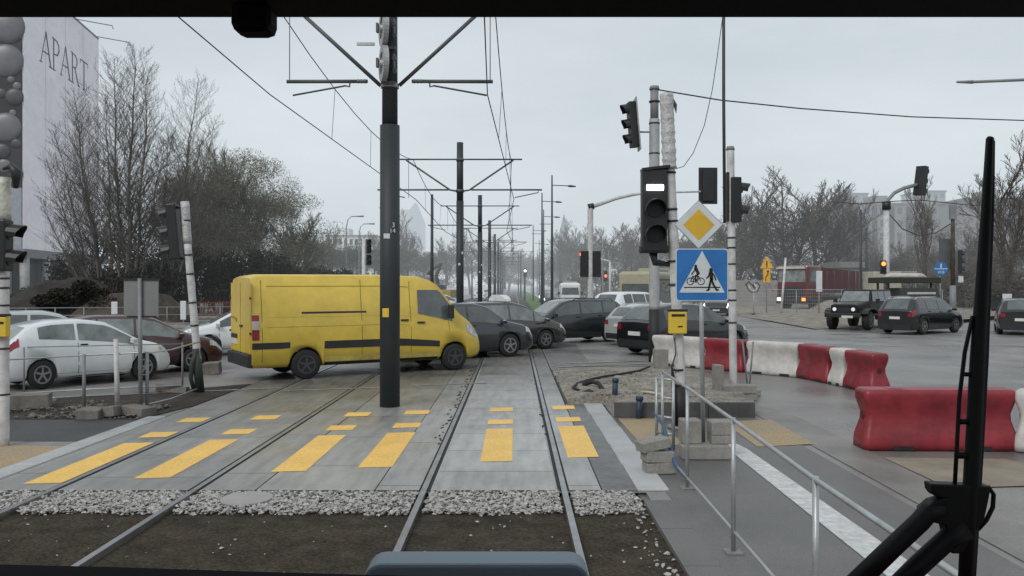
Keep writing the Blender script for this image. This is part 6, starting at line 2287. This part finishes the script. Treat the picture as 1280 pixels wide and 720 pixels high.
def proto_tree(key):
    if key in TP:
        return TP[key]
    if key == 'bare':
        t = tree('avenue_tree', 'x', 0, 0, 10, 61, stems=1, r=.2, up=.3, spread=.62, nb=5, tr=.022, bend=.16, leaf=(SLIVER, 7000, .17), asp=.09, lobes=30, cw=3.2, z0=.3)
    elif key == 'bare2':
        t = tree('avenue_tree', 'x', 0, 0, 10, 67, stems=2, r=.17, up=.25, spread=.7, nb=5, tr=.022, lean=.3, bend=.2, leaf=(SLIVER, 7000, .17), asp=.09, lobes=30, cw=3.8, z0=.25)
    elif key == 'brown':
        t = tree('avenue_tree', 'x', 0, 0, 10, 71, stems=1, r=.2, up=.3, spread=.6, nb=5, tr=.02, leaf=(LEAFGREY, 12000, .12), asp=.3, lobes=30, cw=3.4, z0=.2)
    else:
        t = tree('avenue_tree', 'x', 0, 0, 10, 73, stems=1, r=.2, up=.3, spread=.6, nb=4, tr=.02, leaf=(LEAFOL, 12000, .12), asp=.35, lobes=30, cw=3.4, z0=.12)
    TP[key] = t
    return t


used = set()


def place(key, px, Y, ty, lab, grp, wk=1.0, rz=0.0):
    p = proto_tree(key)
    c = p if key not in used else copy_tree(p)
    used.add(key)
    h = gz(ty, Y)
    s = h / 10.2
    c.location = (gx(px, Y), Y, 0)
    c.scale = (s * wk, s * wk, s)
    c.rotation_euler.z = rz
    c['label'] = lab
    c['group'] = grp
    return c


lines = [
    # px, Y, top y, kind, width, label
    (395, 130, 292, 'olive', 1.3, 'olive tree beside the brown spreading one, behind the van'),
    (418, 135, 297, 'brown', 1.3, 'brown tree below the taller pale street lamp'),
    (440, 130, 302, 'olive', 1.3, 'olive tree between the two pale street lamps'),
    (466, 140, 300, 'brown', 1.2, 'brown tree touching the near catenary pole'),
    (500, 150, 275, 'bare', .9, 'tall thin bare tree just past the near catenary pole'),
    (512, 150, 305, 'brown', 1.3, 'brown tree under the hazy glass tower'),
    (532, 165, 310, 'bare2', 1.3, 'bare tree behind the plain dark mast'),
    (556, 175, 306, 'brown', 1.3, 'brown tree above the excavator'),
    (588, 200, 300, 'bare', 1.3, 'bare tree between the second and third catenary poles'),
    (612, 230, 304, 'brown', 1.3, 'hazy tree behind the third catenary pole'),
    (636, 260, 312, 'bare2', 1.4, 'hazy tree at the vanishing end of the line'),
    (655, 270, 318, 'brown', 1.3, 'pale hazy tree above the tiny lit tram signal'),
    (676, 260, 322, 'brown', 1.3, 'hazy tree among the farthest street lamps'),
    (700, 190, 302, 'bare', 1.3, 'bare tree beneath the church spire'),
    (716, 170, 292, 'bare2', 1.1, 'bare tree between the spire and the pale gantry pole'),
    (735, 160, 293, 'brown', 1.2, 'brown tree right behind the twin black signals'),
    (758, 150, 296, 'bare', 1.3, 'bare tree above the far red lamp'),
    (780, 145, 291, 'brown', 1.3, 'brown tree above the bus roof'),
    (802, 140, 292, 'bare2', 1.2, 'bare tree behind the tram signal housing'),
    (828, 135, 296, 'brown', 1.3, 'brown tree hidden behind the taped poles'),
    (858, 130, 290, 'brown', 1.3, 'brown tree behind the priority diamond'),
    (892, 120, 285, 'brown', 1.3, 'brown tree behind the blue crossing sign edge'),
    (925, 100, 272, 'bare2', 1.3, 'bare tree just past the slim white pole'),
    (952, 95, 252, 'bare', 1.35, 'bare tree above the graffiti wall'),
    (985, 92, 237, 'bare2', 1.5, 'tallest spreading bare tree above the red truck'),
    (1018, 95, 246, 'bare', 1.4, 'bare tree over the truck body'),
    (1045, 98, 262, 'bare2', 1.2, 'bare tree before the long grey apartment block'),
    (1070, 110, 262, 'bare', .8, 'thin bare tree before the vertical stair panels'),
    (1092, 100, 318, 'brown', 1.6, 'low brown tree behind the curved-arm signal pole'),
    (1130, 105, 310, 'brown', 1.5, 'low brown tree behind the beige lorry'),
    (1160, 72, 252, 'bare', .75, 'slender bare tree between the curved-arm signal and dark mast'),
    (1180, 100, 305, 'bare2', 1.4, 'bare tree behind the dark mast'),
    (1212, 100, 300, 'brown', 1.5, 'brown tree beside the wiper blade'),
    (1240, 90, 306, 'brown', 1.5, 'brown tree beyond the black hatchback at the road edge'),
    (1262, 60, 205, 'bare2', .8, 'tall bare tree beyond the wiper at the road edge'),
    (1290, 90, 290, 'olive', 1.4, 'olive tree at the far end of the right-hand tree belt'),
]
for i, (px, Y, ty, kk, wk, lab) in enumerate(lines):
    place({'olive': 'olive', 'brown': 'brown', 'bare': 'bare', 'bare2': 'bare2'}[kk], px, Y, ty, lab, 'autumn trees along the avenue', wk, (i * 1.7) % 6.28)
hb = [(930, 86, 9, 3.6), (965, 88, 9, 4.2), (1000, 88, 9, 4.6), (1040, 90, 9, 4.4), (1080, 92, 9, 4.0), (1125, 84, 9, 3.8), (1165, 80, 9, 3.9), (1205, 76, 9, 4.2), (1245, 72, 9, 4.4), (1285, 68, 8, 4.5), (870, 100, 9, 4.2), (770, 115, 10, 5.2), (810, 108, 10, 5.2), (735, 135, 10, 5.6)]
hn = ['above the graffiti wall', 'behind the orange works sign', 'behind the truck cab', 'behind the tipper body', 'behind the thin grey masts', 'behind the beige lorry', 'behind the round blue sign', 'behind the small signal on the dark mast', 'beyond the wiper',
      'at the outer end of the verge', 'behind the crossing sign', 'behind the bus', 'above the bus tail', 'below the twin black signals']
for i, ((px, Y, wx, h), n_) in enumerate(zip(hb, hn)):
    bush('scrub_bush', 'grey-brown scrubby bush ' + n_, gx(px, Y), Y, wx, h, 200 + i, (LEAFGREY, LEAFOL, LEAFBR)[i % 3] if i % 2 else LEAFGREY, 3200, .16, 'scrub along the site')
# unseen trees added behind the tram and at both sides to darken reflections
mb = MB()
rnd = random.Random(9)
cs = []
for i in range(70):
    x = -95 + i * 2.8
    cs.append(((x, -46 + rnd.uniform(-5, 5), rnd.uniform(3, 11)), (4, 4, 4.5)))
for i in range(30):
    cs.append(((-92 + rnd.uniform(-4, 4), -40 + i * 2.6, rnd.uniform(2, 8)), (4, 4, 4)))
    cs.append(((100 + rnd.uniform(-4, 4), -40 + i * 3.2, rnd.uniform(2, 9)), (4, 4, 4)))
leaves(mb, cs, 9000, 1.5, rnd)
stuff('treeline', mb, LEAFGREY, 'dense unseen belt of brown trees added around the junction behind the tram to darken reflections', 'trees')
# far wooded belt
mb = MB()
rnd = random.Random(5)
cs = []
for i in range(150):
    x = -260 + i * 4.2
    cs.append(((x, 330 + rnd.uniform(-20, 20), rnd.uniform(3, 11)), (5, 4, 4.5)))
leaves(mb, cs, 16000, .7, rnd)
stuff('treeline', mb, LEAFGREY, 'far hazy belt of trees closing the avenue at the horizon', 'trees')

# ------------------------------------------------------------------ the tram's own cab
tram = thing('tram', 'dark cab of the tram with windscreen header, dashboard edge and a black wiper', 'tram', (0, 0, 0))
Y = .80


def cz(py, Y=.8):
    return gz(py, Y)


part('windscreen_header', MB().box((0, Y - .03, cz(19.5) + .1465), (2.3, .06, .30)), CABBLACK, tram, None, .006)
part('roof_panel', MB().box((0, Y - .75, cz(19.5) + .32), (2.4, 1.6, .06)), CABBLACK, tram)
for sd in (1, -1):
    part('windscreen_pillar', MB().box((sd * 1.16, Y + .02, 1.9), (.1, .1, 1.6)), CABBLACK, tram, None, .02)
part('sensor_housing', MB().box((gx(326.5, Y - .03), Y - .05, gz(33, .77)), (46 / F * Y, .035, .028)), CABBLACK, tram, None, .008)
dp = []
for px, py in ((-500, 692), (-100, 702), (0, 705.5), (150, 709), (300, 714), (460, 718.5), (600, 722), (800, 726), (1100, 727), (1500, 726)):
    dp.append((gx(px, Y), cz(py)))
mb = MB()
mb.loft([[(x, Y, z), (x, Y - .3, z - .12), (x, Y - .3, z - .3), (x, Y + .05, z - .3)] for x, z in dp], True, True, True)
part('dashboard', mb, CABBLACK, tram)
part('front_skin', MB().box((0, .93, 1.35), (2.3, .06, .8)), mat('tram_skin', (.25, .02, .03), .3), tram)
Y = 1.02


def wz(px, py):
    return (gx(px, Y), Y, gz(py, Y))


wp = part('wiper', MB(), WIPER, tram) if False else None
bl_ = MB()
bl_.path([wz(1238, 171), wz(1237.5, 173), wz(1233, 260), wz(1228, 350), wz(1222, 450), wz(1216.5, 560), wz(1211, 660), wz(1207, 740)], [.003, .0048, .0062, .0078, .0092, .0098, .0098, .0095], 8)
wiper = part('wiper', bl_, WIPER, tram)
part('wiper_rubber', MB().path([wz(1241.5, 176), wz(1239, 260), wz(1235, 350), wz(1231, 450), wz(1225, 560), wz(1219, 660), wz(1214, 740)], [.0025, .004, .0045, .005, .005, .005, .005], 6), mat('wiper_rubber', (.02, .02, .021), .7), wiper)
part('carrier_rod', MB().path([wz(1216, 395), wz(1206, 440), wz(1199, 500), wz(1196, 560), wz(1193.5, 606)], .0028, 6).path([wz(1206, 468), wz(1216, 468)], .003, 5).path([wz(1199, 527), wz(1214, 527)], .004, 5).path([wz(1195, 569), wz(1213, 569)], .005, 5), WIPER, wiper)
part('pivot_bracket', MB().prism([(gx(a, Y), Y - .008, gz(b, Y)) for a, b in ((1160, 603), (1235, 606), (1232, 622), (1226, 650), (1212, 668), (1200, 690), (1186, 690), (1178, 655), (1158, 650), (1150, 636), (1163, 625), (1176, 621), (1166, 619), (1161, 612))], (0, .02, 0)), WIPER, wiper, None, .002)
part('washer_hose', MB().path([wz(1222, 610), wz(1236, 609), wz(1242, 618), wz(1241, 634), wz(1233, 650), wz(1222, 662)], .0028, 8), WIPER, wiper)
part('wiper_arm', MB().path([wz(1178, 636), wz(1160, 640), (gx(1150, Y), Y, gz(652, Y)), wz(1120, 680), wz(1060, 738)], [.010, .013, .0125, .0125, .013], 8), WIPER, wiper)
part('wiper_arm', MB().path([wz(1205, 660), wz(1186, 672), wz(1150, 705), wz(1110, 745)], [.016, .013, .013, .013], 8), WIPER, wiper)
# grey device on the dash
Y = 1.02
mb = MB()
mb.prism(rsq((gx(597.5, Y), Y, gz(725, Y)), 135.5 / F * Y, 37 / F * Y, .022, 6), (0, -.05, 0))
single('dashboard_device', mb, mat('device_grey', (.24, .30, .35), .5, var=.06), 'grey-blue rounded casing at the bottom of the tram windscreen', 'device', bevel=.004)
